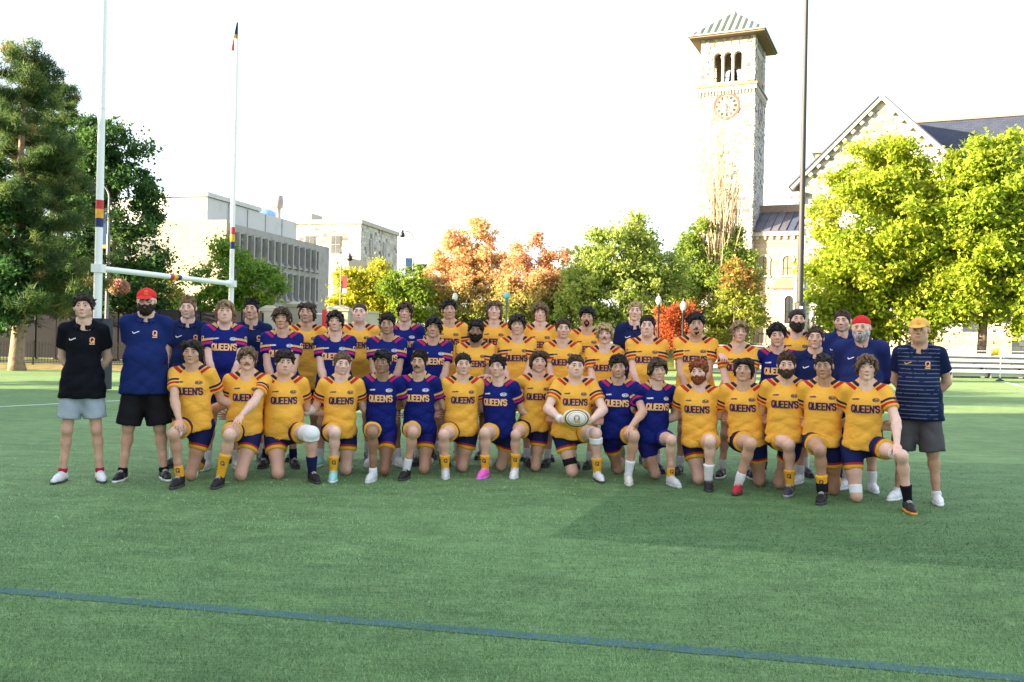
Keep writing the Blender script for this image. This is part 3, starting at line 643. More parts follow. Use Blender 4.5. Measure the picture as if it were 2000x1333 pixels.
def palette_cols(pal, wts, N, rng, clump=None, nclump=0):
    pal = np.array(pal, float); wts = np.array(wts, float) / np.sum(wts)
    if clump is not None:
        pc = pal[rng.choice(len(pal), nclump, p=wts)]; base = pc[clump]; own = pal[rng.choice(len(pal), N, p=wts)]; c = base * .42 + own * .58
    else: c = pal[rng.choice(len(pal), N, p=wts)]
    return c * .9 * rng.uniform(.75, 1.25, (N, 1))
def tree(name, base, height, lobes, nleaf, lsize, pal, wts, seed, label, trunk_r=.18, nclump=90, clump_r=.75, group=None, trunk_h=None, bark=None, up=.4, cat='tree', flat=.7, colfn=None, limbs=22, shell=.45, mb_extra=None, sc_=1.0):
    """lobes: list of (x,y,z centre, rx,ry,rz) relative to the base"""
    rng = np.random.default_rng(seed); t = empty(name, base, 0, label, cat, group); lobes = [tuple(q * sc_ for q in l) for l in lobes]; clump_r *= sc_; height *= sc_
    vol = np.array([l[3] * l[4] * l[5] for l in lobes]) ** .8; vol /= vol.sum()
    which = rng.choice(len(lobes), nclump, p=vol); L = np.array(lobes, float)[which]
    dirs = rng.normal(0, 1, (nclump, 3)); dirs /= np.linalg.norm(dirs, axis=1)[:, None]; rr = rng.uniform(shell, 1.0, nclump) ** .6
    cc = L[:, :3] + dirs * rr[:, None] * L[:, 3:6]; cr = clump_r * rng.uniform(.55, 1.35, nclump)
    w_ = cr ** 2; k = rng.choice(nclump, nleaf, p=w_ / w_.sum())
    off = rng.normal(0, 1, (nleaf, 3)); off *= .52 * cr[k][:, None] * np.where(rng.random(nleaf) < .14, 1.55, 1.0)[:, None]; off[:, 2] *= flat
    pos = cc[k] + off; pos[:, 2] -= np.hypot(off[:, 0], off[:, 1]) * .15
    col = palette_cols(pal, wts, nleaf, rng, k, nclump)
    if colfn: col = colfn(pos, col, rng)
    link(bpy.data.objects.new('crown', leaves_mesh('crown', pos, lsize, col, rng, up)), t)
    mb = MB(); th = trunk_h or height * .62; b = Vector((0, 0, 0)); jit = lambda s: Vector((rng.normal(0, s), rng.normal(0, s), 0))
    tp = [Vector((0, 0, -.15)), Vector((0, 0, .15))] + [Vector((0, 0, th * f)) + jit(trunk_r * .35) for f in (.25, .5, .75, 1)]
    mb.tube(tp, [trunk_r * 1.5, trunk_r * 1.1, trunk_r, trunk_r * .8, trunk_r * .55, trunk_r * .2], 9)
    for i in rng.choice(nclump, min(limbs, nclump), replace=False):
        e = Vector(cc[i]); z0 = min(th * .98, max(th * .3, e.z - (e.xy.length) * .75)); f = z0 / th; s = Vector((0, 0, z0)); m1 = s.lerp(e, .5) + Vector((0, 0, .12 * (e - s).length)) + jit(.1)
        r0 = trunk_r * (1 - f * .75) * .5; mb.tube([s, s.lerp(m1, .5), m1, m1.lerp(e, .5) + jit(.08), e], [r0, r0 * .8, r0 * .55, r0 * .35, r0 * .12], 5, cap=False)
    if mb_extra: mb_extra(mb, rng)
    mb.build('trunk', bark or M_BARK, t, smooth=True); return t

G1, G2, G3 = (.30, .42, .035), (.40, .50, .04), (.20, .32, .03)   # maple greens
YG = (.43, .47, .045); YL = (.48, .47, .06)
def gz(p): return float(bank_h(np.array(p.x), np.array(p.y)))
def base_at(px, d): p = at(px, 680, d); return (p.x, d, gz(p))
# two big sunlit maples in front of the hall
tree('maple_tree', base_at(1712, 60), 14.5, [(-.2, 0, 8.0, 4.2, 3.6, 5.2), (-2.2, -.5, 4.9, 2.8, 2.4, 3.0), (2.4, 0, 5.2, 2.8, 2.4, 3.6), (.4, 0, 11.6, 2.6, 2.2, 2.9), (-4.0, 0, 5.6, 1.3, 1.3, 1.0), (-1.4, -.8, 2.2, 2.6, 2.2, 1.5), (2.0, -.6, 2.2, 2.6, 2, 1.3), (2.8, -.4, 9.0, 1.9, 1.8, 2.6)], 66000, .225, [G1, G2, YG, YL, G3], [3, 4, 3, 1.2, 1.5], 21, 'big sunlit yellow-green maple nearest the dark light pole', .24, 420, .66, 'maples in front of the hall')
tree('maple_tree', base_at(1917, 58), 14.5, [(0, 0, 8.2, 3.2, 3.0, 4.8), (-1.5, 0, 5.4, 2.2, 2.0, 3.2), (2.6, 0, 8.0, 2.8, 2.4, 4.6), (-1.2, 0, 11.4, 1.4, 1.4, 2.6), (1.2, 0, 12.2, 1.3, 1.2, 2.4), (3.2, 0, 12, 1.2, 1.2, 2.4), (2.5, -.5, 3.4, 2.6, 2.2, 1.9), (-1.6, -.4, 2.6, 2.0, 1.6, 1.4), (-1.9, 0, 8.2, 1.6, 1.5, 3.2)], 66000, .225, [G1, G2, YG, YL, G3], [4, 4, 2.2, .4, 2.5], 22, 'tall sunlit green maple at the right edge above the bleachers', .26, 420, .64, 'maples in front of the hall')
# autumn maples in the middle
OR, OY, PK, BR = (.82, .50, .25), (.80, .60, .27), (.80, .37, .28), (.40, .32, .08)
def autumn(lo, hi):
    def f(pos, col, rng):
        h = np.clip((pos[:, 2] - lo) / (hi - lo) + rng.normal(0, .16, len(pos)), 0, 1)[:, None]
        low = np.array([.27, .31, .06]) * rng.uniform(.7, 1.4, (len(pos), 1)); k = np.clip(h * 2.2 - .25, 0, 1); return low * (1 - k) + col * k
    return f
tree('autumn_maple_tree', base_at(915, 62), 9, [(0, 0, 3.0, 2.9, 2.4, 2.6), (-1.4, 0, 4.4, 1.7, 1.6, 2.4), (1.5, 0, 4.6, 1.5, 1.5, 2.4), (.3, 0, 6.3, 1.1, 1.0, 2.3), (-1.0, 0, 6.5, .7, .6, 1.6), (1.6, 0, 6.4, .5, .5, 1.4)], 38000, .15, [OR, OY, PK, (.76, .56, .26)], [4, 4, 1.2, 2], 31, 'broad orange autumn maple left of the other orange tree', .15, 260, .42, 'autumn maples behind the team', colfn=autumn(1.5, 6))
tree('autumn_maple_tree', base_at(1042, 58), 8.6, [(0, 0, 3.0, 2.7, 2.4, 2.5), (-1.5, 0, 4.6, 1.1, 1.1, 2.6), (.1, 0, 5.6, .9, .8, 2.6), (1.5, 0, 4.8, 1.1, 1.1, 2.7), (2.0, 0, 2.8, 1.6, 1.4, 1.9)], 34000, .15, [OR, OY, PK, (.62, .20, .16)], [3, 3, 3, 1.2], 32, 'pinkish red and orange autumn maple beside the rounded green tree', .14, 250, .40, 'autumn maples behind the team', sc_=.906, colfn=autumn(1.8, 6.2))
tree('rounded_green_tree', base_at(1210, 55), 9, [(0, 0, 3.9, 3.6, 3.0, 2.9), (-.4, 0, 5.9, 2.5, 2.0, 2.0), (2.0, 0, 4.9, 1.9, 1.6, 1.8), (-2.4, 0, 3.0, 1.7, 1.5, 1.9), (.8, 0, 7.2, 1.2, 1.0, 1.2), (.5, -.5, 1.9, 2.6, 2, 1.2)], 44000, .165, [(.34, .43, .10), (.42, .50, .12), (.24, .36, .07), (.48, .50, .14)], [4, 4, 3, 1.5], 33, 'rounded light green tree behind the middle of the back row', .16, 330, .5, sc_=.98)
# half-dead columnar tree with bare top, and its neighbours
def bare_top(mb, rng):
    for i in range(110):
        a = rng.random() * 2 * PI; r = rng.uniform(.2, 1.9); z0 = rng.uniform(2.5, 6.0); s = Vector((math.cos(a) * r * .35, math.sin(a) * r * .35, z0))
        h = rng.uniform(6.0, 13.4) * (1.18 - r * .26); pts = [s]
        for j in range(1, 6): f = j / 5; pts.append(Vector((math.cos(a) * r * (.35 + .75 * f ** .7) + rng.normal(0, .08), math.sin(a) * r * (.35 + .75 * f ** .7) + rng.normal(0, .08), z0 + h * f)))
        mb.tube(pts, [.055, .042, .032, .022, .015, .006], 4, cap=False)
        for j in range(5):
            p = pts[rng.integers(1, 5)]; q = p + Vector((math.cos(a + rng.normal(0, .8)) * rng.uniform(.1, .5), math.sin(a) * .3, rng.uniform(.6, 1.5))); mb.tube([p, p.lerp(q, .5) + Vector((.05, 0, -.05)), q], [.018, .012, .004], 3, cap=False)
tree('columnar_poplar_tree', base_at(1398, 62.5), 15, [(0, 0, 4.0, 2.6, 2.0, 3.6), (-1.7, 0, 5.2, 1.5, 1.2, 3.3), (1.8, 0, 4.6, 1.4, 1.1, 3.2), (-1.3, 0, 8.0, .9, .9, 1.7), (1.2, 0, 7.2, .9, .8, 1.6)], 30000, .17, [(.17, .27, .05), (.27, .37, .06), (.36, .43, .09)], [4, 4, 2], 34, 'columnar tree with bare pale twig top in front of the clock tower', .2, 170, .5, mb_extra=bare_top, bark=M_BARKP, sc_=.95)
tree('young_maple_tree', base_at(1432, 53), 6, [(0, 0, 2.7, 1.9, 1.6, 2.0), (.1, 0, 4.5, 1.1, 1.1, 1.4), (.2, 0, 5.4, .7, .7, .9)], 8000, .16, [(.32, .37, .06), (.42, .42, .07), (.40, .26, .10), (.22, .31, .05)], [4, 3, 1, 3], 35, 'small young green maple tinged red on top by the iron fence', .07, 90, .42, colfn=lambda p, c, r: np.where((p[:, 2:3] > 4.3) & (r.random((len(p), 1)) < .6), c * np.array([1.15, .55, 1.0]), c))
tree('red_maple_shrub', base_at(1320, 51), 4.0, [(0, 0, 2.3, 1.3, 1.2, 1.1), (.5, 0, 3.2, .8, .8, .8), (-.6, 0, 2.8, .7, .7, .7)], 8000, .11, [(.55, .12, .04), (.62, .18, .06), (.40, .09, .04), (.5, .22, .06)], [4, 3, 2, 1], 36, 'small bright red maple between the two lamp posts', .06, 80, .36)
tree('dark_evergreen_tree', base_at(1316, 74), 8, [(0, 0, 3.6, 1.6, 1.6, 3.4), (.2, 0, 6.4, .8, .8, 1.8)], 7000, .2, [(.035, .075, .03), (.06, .11, .04)], [1, 1], 37, 'dark green tree between the rounded tree and the columnar tree', .14, 80, .5)
tree('dark_evergreen_tree', base_at(832, 80), 8, [(0, 0, 4, 2.0, 1.8, 3.6), (.2, 0, 6.8, 1.0, 1, 1.6)], 7000, .22, [(.035, .06, .025), (.06, .09, .04)], [1, 1], 38, 'dark tree behind the street lamp with the blue banner', .14, 80, .5)
# yellow-green trees before the concrete block
tree('yellow_green_tree', base_at(706, 62), 6, [(0, 0, 2.6, 2.0, 1.8, 2.4), (1.6, 0, 3.6, 1.3, 1.3, 1.8), (-1.0, 0, 4.2, 1.3, 1.3, 1.5), (1.0, 0, 4.9, 1.1, 1.1, 1.2)], 10000, .19, [(.46, .47, .03), (.55, .50, .04), (.34, .40, .03)], [4, 3, 2], 39, 'bright yellow tree beside the lamp post with the red banner', .1, 110, .5)
tree('green_street_tree', base_at(800, 60), 5.4, [(0, 0, 2.6, 1.5, 1.4, 1.9), (.2, 0, 4.0, 1.0, 1.0, 1.3), (-1.2, 0, 3.5, .8, .8, 1.1)], 7000, .18, [(.16, .28, .035), (.26, .36, .04), (.40, .40, .05)], [4, 3, 1.5], 40, 'green tree under the blue street banner behind the back row', .09, 80, .46)
tree('honey_locust_tree', base_at(455, 50), 7.4, [(0, 0, 4.4, 1.9, 1.8, 1.6), (1.3, 0, 4.2, 1.3, 1.3, 1.5), (-1.3, 0, 3.6, 1.3, 1.2, 1.3), (-.3, 0, 5.9, 1.2, 1.1, 1.0), (.8, 0, 2.9, 1.4, 1.3, 1.0), (-2.4, 0, 2.6, 1.2, 1.1, .9)], 15000, .15, [(.15, .30, .04), (.22, .38, .045), (.11, .23, .04), (.42, .47, .05)], [4, 4, 2, 1], 41, 'feathery green locust tree behind the thin goal post', .11, 140, .44)
tree('reddish_green_tree', base_at(296, 58), 6.5, [(0, 0, 3.4, 2.2, 1.9, 2.4), (-.8, 0, 5.0, 1.4, 1.3, 1.4), (1.4, 0, 2.6, 1.4, 1.3, 1.6)], 10000, .18, [(.20, .24, .04), (.30, .30, .05), (.36, .20, .07), (.13, .20, .04)], [4, 3, 1.5, 2], 42, 'olive and rusty tree behind the crossbar by the hanging basket', .1, 110, .48)
# left side: dark leafy trees
DG1, DG2, DG3 = (.05, .13, .035), (.10, .19, .045), (.035, .09, .03)
tree('dark_maple_tree', base_at(222, 47), 12.5, [(0, 0, 6.8, 2.3, 2.2, 5.4), (1.3, 0, 5.2, 1.4, 1.4, 3.2), (-.6, 0, 10.6, 1.5, 1.4, 2.6), (.3, 0, 3.0, 2.1, 1.8, 1.9), (-1.6, 0, 8.0, 1.2, 1.2, 3.0)], 34000, .16, [DG1, DG2, DG3], [4, 3, 2], 43, 'tall dark green tree behind the thick left goal post', .17, 170, .55)
tree('leafy_edge_tree', base_at(-25, 32), 8, [(0, 0, 4.4, 1.6, 1.5, 3.2), (.5, 0, 2.8, 1.2, 1.2, 1.4)], 13000, .13, [DG1, DG2, DG3, (.05, .16, .06)], [4, 2, 2, 2], 44, 'dark leafy tree cut off by the left edge of the picture', .12, 110, .42, limbs=12)
# unseen trees added past the left edge to throw shade bands over the pitch
for i, (x, y, h) in enumerate([(-27, 16.0, 11), (-27.5, 20.3, 11.5)]):
    tree('shade_caster_tree', (x, y, 0), h, [(0, 0, h * .68, 2.6, 2.7, h * .33)], 4000, .42, [DG1, DG2], [1, 1], 60 + i, ['unseen leafy tree added for shade, nearest the added building', 'unseen leafy tree added for shade, farther from the added building'][i], .2, 70, .9, 'unseen trees added for shade bands', limbs=8)

def pine(base, H, seed, label):
    rng = np.random.default_rng(seed); t = empty('pine_tree', base, 0, label, 'tree'); mb = MB()
    tr = [Vector((0, 0, -.1))] + [Vector((rng.normal(0, .05), rng.normal(0, .05), H * f)) for f in (.03, .15, .3, .45, .6, .75, .9, 1)]
    mb.tube(tr, [.34, .26, .22, .19, .16, .12, .085, .05, .015], 10)
    P, S = [], []
    z = 2.3
    while z < H - .3:
        f = z / H; L = 3.7 * (1 - f) ** .75 * min(1, .55 + f * 1.6) + .35
        for b in range(rng.integers(3, 6)):
            a = rng.random() * 2 * PI; l = L * rng.uniform(.6, 1.15); rise = rng.uniform(-.05, .35) * l; s = Vector((0, 0, z + rng.uniform(-.2, .2))); dv = Vector((math.cos(a), math.sin(a), 0))
            pts = [s + dv * l * q + Vector((0, 0, rise * q ** 1.6 - .10 * l * math.sin(PI * q))) for q in (0, .25, .5, .75, 1)]
            mb.tube(pts, [.05 * (1 - f) + .02, .04 * (1 - f) + .015, .03, .018, .006], 5, cap=False)
            for q in np.linspace(.28, 1.0, int(5 + l * 5)):
                j = min(3, int(q * 4)); c = pts[j].lerp(pts[j + 1], q * 4 - j); sd = Vector((-dv.y, dv.x, 0)) * rng.normal(0, .32 * l * (1.15 - q) + .08)
                P.append(c + sd + Vector((0, 0, rng.normal(.06, .08)))); S.append(rng.uniform(.22, .40))
        z += rng.uniform(.31, .52)
    P = np.array([tuple(p) for p in P]); S = np.array(S); nn = 78; k = np.repeat(np.arange(len(P)), nn); N = len(k)
    dirs = rng.normal(0, 1, (N, 3)); dirs[:, 2] += .55; dirs /= np.linalg.norm(dirs, axis=1)[:, None]
    a = P[k] + rng.normal(0, .09, (N, 3)); b = a + dirs * (S[k] * rng.uniform(.5, 1, N))[:, None]; r = rng.normal(0, 1, (N, 3)); u = np.cross(dirs, r); u /= np.linalg.norm(u, axis=1)[:, None]; u *= .015
    v = np.stack([a - u, a + u, b], 1).reshape(-1, 3)
    pal = np.array([(.085, .15, .045), (.145, .20, .06), (.05, .10, .035), (.26, .21, .07)]); c = pal[rng.choice(4, len(P), p=[.45, .27, .25, .03])][k] * rng.uniform(.7, 1.3, (N, 1))
    me = np_mesh('crown', v, np.arange(3 * N).reshape(-1, 3), smooth=False); vcol(me, 'col', np.repeat(c, 3, 0)); me.materials.append(M_LEAF); link(bpy.data.objects.new('crown', me), t)
    mb.build('trunk', mat('pine_bark', (.20, .14, .10), .95, .35, 6, bump=1, bscale=18), t, smooth=True)
g = ground(34, 724); pine((g.x, g.y, 0), 12.0, 51, 'tall open-branched pine at the left with its trunk before the iron fence')
p = at(112, 690, 48); pine((p.x, 48, 0), 14.8, 52, 'second pine standing behind the first, beside the left goal post')
# low hedge and small shrubs along the bank
for i, (px, d, w_, h) in enumerate([(1298, 59, .7, 1.3), (760, 66, 1.2, 1.6), (980, 66, 1.4, 1.5), (1130, 66, 1.3, 1.4), (860, 66, 1.2, 1.5)]):
    b = base_at(px, d)
    tree('round_shrub', b, h, [(0, 0, h * .5, w_, w_, h * .5)], 2200, .12, [(.20, .33, .03), (.10, .22, .03)], [1, 1], 70 + i, ['bright green round shrub between the lamp posts by the fence', 'low green shrub under the yellow tree', 'low green shrub below the two orange maples', 'low green shrub under the rounded tree', 'low green shrub below the broad orange maple'][i], .04, 30, .32, cat='shrub', limbs=5)
# ================================================================ FIELD AND STREET FURNITURE
M_POST = mat('white_post_paint', (.78, .80, .80), .35, .03, 1, spec=.5)
RED, GOLD, NAVY = (.45, .035, .045), (.72, .36, .03), (.015, .025, .12)
M_RED, M_GOLD, M_NAVY = mat('red_band', RED, .5), mat('gold_band', GOLD, .5), mat('navy_band', NAVY, .5)
M_DKMETAL = mat('dark_grey_metal', (.013, .014, .017), .45, .08, 2, spec=.5)
M_GREYMETAL = mat('grey_galvanised_metal', (.16, .165, .17), .45, .08, 2, metal=.4)
M_IRON = mat('black_iron', (.03, .03, .032), .5, .05)
def goal():
    a, _ = ab(192, 525); L = Vector((a / FPX * 22.2, 22.2, 0)); a, _ = ab(452, 555); Rr = Vector((a / FPX * 27.6, 27.6, 0))
    t = empty('goal_posts', (L.x, L.y, 0), 0, 'white rugby goal posts with red, gold and navy bands', 'goal posts'); v = Rr - L
    for i, (o, r) in enumerate(((Vector((0, 0, 0)), .089), (v, .070))):
        q = MB(); q.tube([o, o + Vector((0, 0, 3.1))], r * 1.12, 20); q.tube([o + Vector((0, 0, 3.1)), o + Vector((0, 0, 6.9)), o + Vector((0, 0, 10.4))], [r, r * .93, r * .86], 20)
        q.tube([o + Vector((0, 0, 6.88)), o + Vector((0, 0, 6.94))], r * 1.02, 20)
        p = q.build('upright', M_POST, t, smooth=False)
        for m, (z0, z1), rr in ((M_RED, (4.44, 4.66), 1.02), (M_GOLD, (4.22, 4.438), 1.02), (M_NAVY, (4.0, 4.218), 1.02)):
            q = MB(); z0, z1 = (z0 + .05 * i, z1 + .05 * i); q.tube([o + Vector((0, 0, z0)), o + Vector((0, 0, z1))], r * rr, 20); q.build('colour_band', m, p)
        q = MB(); q.box(o.x - .27, o.x + .27, o.y - .27, o.y + .27, .05, 1.78); pad = q.build('post_pad', mat('navy_pad_vinyl', (.02, .025, .05), .5), t)
        q = MB(); q.box(o.x + .10, o.x + .24, o.y - .276, o.y - .272, 1.45, 1.62); q.build('pad_mark', M_GOLD, pad)
        q = MB(); q.box(o.x - .125, o.x + .125, o.y - .125, o.y + .125, 2.9, 3.1); q.build('collar', M_POST, t)
    A, B = Vector((0, 0, 3.0)), Vector((v.x, v.y, 3.0)); q = MB(); q.tube([A, B], .072, 18); cb = q.build('crossbar', M_POST, t)
    for m, f0, f1 in ((M_RED, .475, .503), (M_GOLD, .504, .532), (M_NAVY, .533, .561)): q = MB(); q.tube([A.lerp(B, f0), A.lerp(B, f1)], .075, 18); q.build('colour_band', m, cb)
    # limp pennant on the far upright
    o = v + Vector((0, 0, 10.05)); fl = MB(); sw = Vector((-.12, 0, -.82))
    pts = [(0, .86), (.05, .80), (.04, .5), (-.02, .25), (-.1, .0), (-.16, .02), (-.12, .3), (-.06, .6)]
    st = MB(); st.tube([o + Vector((0, 0, -.1)), o + Vector((.02, 0, .9))], .012, 6); st.build('flag_stick', M_IRON, t)
    def strip(name, m, z0, z1, x0a, x1a, x0b, x1b):
        q = MB(); q.hexa([(o.x + x0a, o.y - .05, o.z + z0), (o.x + x1a, o.y + .03, o.z + z0), (o.x + x1a, o.y + .05, o.z + z0), (o.x + x0a, o.y - .03, o.z + z0), (o.x + x0b, o.y - .04, o.z + z1), (o.x + x1b, o.y + .02, o.z + z1), (o.x + x1b, o.y + .04, o.z + z1), (o.x + x0b, o.y - .02, o.z + z1)]); return q.build(name, m, t)
    strip('pennant_stripe', M_RED, 0, .30, -.14, -.02, -.10, .02); strip('pennant_stripe', M_GOLD, .303, .5, -.10, .02, -.06, .02); strip('pennant_stripe', M_NAVY, .503, .86, -.06, .02, .0, .02)
goal()

def picket_fence(name, P, Q, h, label, zf=lambda p: 0.0, sp=.14, post_every=18, m=M_IRON, cat='fence', r=.018):
    P, Q = Vector(P), Vector(Q); v = Q - P; L = v.length; rz = math.atan2(v.y, v.x); t = empty(name, (P.x, P.y, 0), rz, label, cat)
    n = int(L / sp); pm = MB(); pm.box(-r / 2, r / 2, -r / 2, r / 2, 0, 1); pm._add([(-r * .9, -r / 2, 1), (r * .9, -r / 2, 1), (r * .9, r / 2, 1), (-r * .9, r / 2, 1), (0, 0, 1.06)], [(0, 1, 4), (1, 2, 4), (2, 3, 4), (3, 0, 4)])
    o0 = pm.build('picket', m, t); pos = [Vector((P.x, P.y)).lerp(Vector((Q.x, Q.y)), i / n) for i in range(n + 1)]
    for i in range(n + 1):
        z = zf(pos[i]); o = o0 if i == 0 else copy_obj(o0, t); o.location = (i * L / n, 0, z + .08); o.scale = (1, 1, h - .08)
    for k in range(0, n + 1, post_every):
        z = zf(pos[k]); block('fence_post', m, t, k * L / n - .035, k * L / n + .035, -.04, .04, z, z + h + .05)
        if k + post_every <= n or k < n:
            k2 = min(k + post_every, n); z2 = zf(pos[k2])
            for hh in (.14, h - .12):
                q = MB(); x0, x1 = k * L / n, k2 * L / n; q.hexa([(x0, -.03, z + hh), (x1, -.03, z2 + hh), (x1, .03, z2 + hh), (x0, .03, z + hh), (x0, -.03, z + hh + .035), (x1, -.03, z2 + hh + .035), (x1, .03, z2 + hh + .035), (x0, .03, z + hh + .035)]); q.build('rail', m, t)
    return t
M_FENCEW = mat('weathered_bronze_iron', (.04, .036, .032), .6, .1)
picket_fence('iron_fence', (at(-40, 700, 38.6).x, 38.6, 0), (at(240, 700, 39.6).x, 39.6, 0), .98, 'low iron picket fence with spiked tops beside the pine trunk', sp=.115, m=M_FENCEW)
bz = lambda p: float(bank_h(np.array(p.x), np.array(p.y)))
picket_fence('iron_fence', (at(1260, 690, 60).x, 60, 0), (at(1580, 690, 56).x, 56, 0), 1.15, 'black iron picket fence along the bank below the stone tower', bz, sp=.15)
picket_fence('iron_fence', (at(700, 690, 60).x, 60, 0), (at(1255, 690, 60).x, 60, 0), 1.15, 'black iron picket fence behind the middle of the back row', bz, sp=.16)
# black hoarding
def hoarding():
    x0, x1 = at(-90, 640, 46).x, at(512, 640, 46).x; t = empty('black_hoarding', (x0, 46, 0), 0, 'long black windscreen hoarding behind the goal', 'fence')
    n = 15; wd = (x1 - x0) / n; m = mat('black_mesh_windscreen', (.010, .0095, .013), .8, .18, 1.5, bump=.2, rnd=.12)
    for i in range(n): block('screen_panel', m, t, i * wd + .02, (i + 1) * wd - .02, -.03 - .02 * (i % 2), .03, .1, 2.62 + .03 * (i % 3))
    for i in range(n + 1): block('support_post', M_DKMETAL, t, i * wd - .04, i * wd + .04, .04, .14, 0, 2.6)
hoarding()
# gate pillars
M_CREAM = mat('cream_precast_stone', (.42, .38, .31), .85, .08, 1.2)
def pillar(px, w_, top, d, label):
    p = at(px, top, d); t = empty('gate_pillar', (p.x, d, 0), 0, label, 'pillar', 'cream gate pillars'); h = p.z; s = w_ / FPX * d / 2
    q = MB(); q.box(-s, s, -s, s, 0, h - .32); q.build('shaft', M_CREAM, t); q = MB(); q.box(-s * 1.12, s * 1.12, -s * 1.12, s * 1.12, h - .318, h - .14); q.hexa([(-s * 1.05, -s * 1.05, h - .14), (s * 1.05, -s * 1.05, h - .14), (s * 1.05, s * 1.05, h - .14), (-s * 1.05, s * 1.05, h - .14), (-s * .5, -s * .5, h), (s * .5, -s * .5, h), (s * .5, s * .5, h), (-s * .5, s * .5, h)]); q.build('cap', M_CREAM, t)
pillar(528, 27, 597, 49, 'cream stone gate pillar at the end of the black hoarding')
pillar(583, 38, 590, 52, 'taller cream stone gate pillar beside the gate railing')
pillar(664, 38, 597, 49, 'cream stone gate pillar right of the red gate post')
p0, p1 = at(683, 611, 49.4), at(738, 611, 49.4); t = empty('low_gate_wall', (p0.x, 49.4, 0), 0, 'low cream wall right of the gate pillars', 'wall'); q = MB(); q.box(0, p1.x - p0.x, 0, .4, 0, p0.z); q.build('wall_body', M_CREAM, t); q = MB(); q.box(-.04, p1.x - p0.x + .04, -.05, .45, p0.z + .002, p0.z + .1); q.build('coping', M_CREAM, t)
picket_fence('gate_railing', (at(598, 620, 51.8).x, 51.8, 0), (at(645, 620, 51).x, 51, 0), 2.0, 'tall white metal gate railing between the cream pillars', sp=.13, m=M_GREYMETAL, cat='railing')
# red gate frame with posters
px = at(634, 605, 50); t = empty('gate_post', (px.x, 50, 0), 0, 'red steel gate post with small signs between the pillars', 'post'); M_RS = mat('red_steel', (.55, .05, .04), .4)
q = MB(); q.box(-.12, .12, -.1, .1, 0, px.z); q.build('post', M_RS, t); q = MB(); q.box(-.9, 1.2, -.06, .06, px.z - .28, px.z - .2); q.build('bar', M_POST, t)
for i, (x, z0, z1, m) in enumerate([(-.55, 1.55, 2.1, M_RS), (.3, 1.55, 2.1, M_RS), (-.5, .9, 1.5, M_POST), (.4, .75, 1.5, M_POST)]):
    q = MB(); q.box(x - .28, x + .28, -.14, -.115, z0, z1); s = q.build('sign_panel', m, t)
    if m is M_POST: q = MB(); q.box(x - .26, x + .26, -.147, -.141, z0 + .03, z0 + .2); q.build('blue_swoosh', mat('poster_blue', (.06, .12, .45), .5), s)
# street lamps
def gooseneck(name, px, top, d, reach, label, base_py=690, h_extra=0, r=.075, group=None):
    p = at(px, top, d); z0 = gz(p); t = empty(name, (p.x, d, z0), 0, label, 'street lamp', group); h = p.z - z0; R = abs(reach) / 2 + .25; s = 1 if reach > 0 else -1
    q = MB(); q.tube([(0, 0, 0), (0, 0, .6), (0, 0, .62), (0, 0, h * .72), (0, 0, h * .722), (0, 0, h - R)], [r * 1.7, r * 1.5, r * 1.05, r, r * .7, r * .55], 12); q.build('pole', M_GREYMETAL, t, smooth=False)
    arc = [(s * (R - R * math.cos(a)), 0, h - R + R * math.sin(a)) for a in [PI * .55 * i / 9 for i in range(10)]] + [(reach, 0, h - .08)]
    q = MB(); q.tube(arc, r * .5, 8); q.build('arm', M_GREYMETAL, t); q = MB(); q.lathe([(.06, .18), (.07, .05), (.16, -.06), (.19, -.28), (.1, -.34)], 12, (reach, 0, h - .12)); q.build('lamp_head', M_DKMETAL, t, smooth=True)
    return t, h
def banner(t, x, z0, z1, w_, cols, side=-1, name='banner', letters=None):
    q = MB(); xa, xb = sorted((x, x + side * w_)); q.box(xa, xb, -.012, .012, z0, z1); b = q.build(name, cols, t)
    q = MB(); q.tube([(x, 0, z0 + .03), (x + side * (w_ + .05), 0, z0 + .03)], .018, 6); q.tube([(x, 0, z1 - .03), (x + side * (w_ + .05), 0, z1 - .03)], .018, 6); q.build('banner_rod', M_GREYMETAL, t); return b, (xa + xb) / 2
M_BBLUE = mat('banner_blue', (.02, .06, .17), .7, .1); M_BRED = mat('banner_red', (.55, .06, .07), .7, .08); M_BWHITE = mat('banner_white', (.72, .73, .75), .7)
LAMP1, h1 = gooseneck('street_lamp', 214, 358, 38, -.75, 'tall grey street lamp with blue banner and hanging basket behind the goal')
B1, bx1 = banner(LAMP1, -.08, h1 - 2.75, h1 - 1.25, .36, M_BBLUE)
q = MB(); q.box(bx1 - .17, bx1 + .17, -.018, -.013, h1 - 2.72, h1 - 2.58); q.build('banner_hem', M_GOLD, B1)
LAMP2, h2 = gooseneck('street_lamp', 809, 452, 66, -.85, 'tall grey street lamp with blue lettered banner behind the back row')
B2, bx2 = banner(LAMP2, -.08, h2 - 3.3, h2 - 1.95, .5, M_BBLUE)
LAMP3, h3 = gooseneck('street_lamp', 667, 496, 60, .55, 'slim dark street lamp with red banner by the yellow tree', r=.05)
B3, bx3 = banner(LAMP3, .07, h3 - 2.6, h3 - 1.45, .34, M_BRED, side=1); q = MB(); q.box(bx3 - .16, bx3 + .16, -.018, -.013, h3 - 2.58, h3 - 2.3); q.build('banner_hem', M_BWHITE, B3)
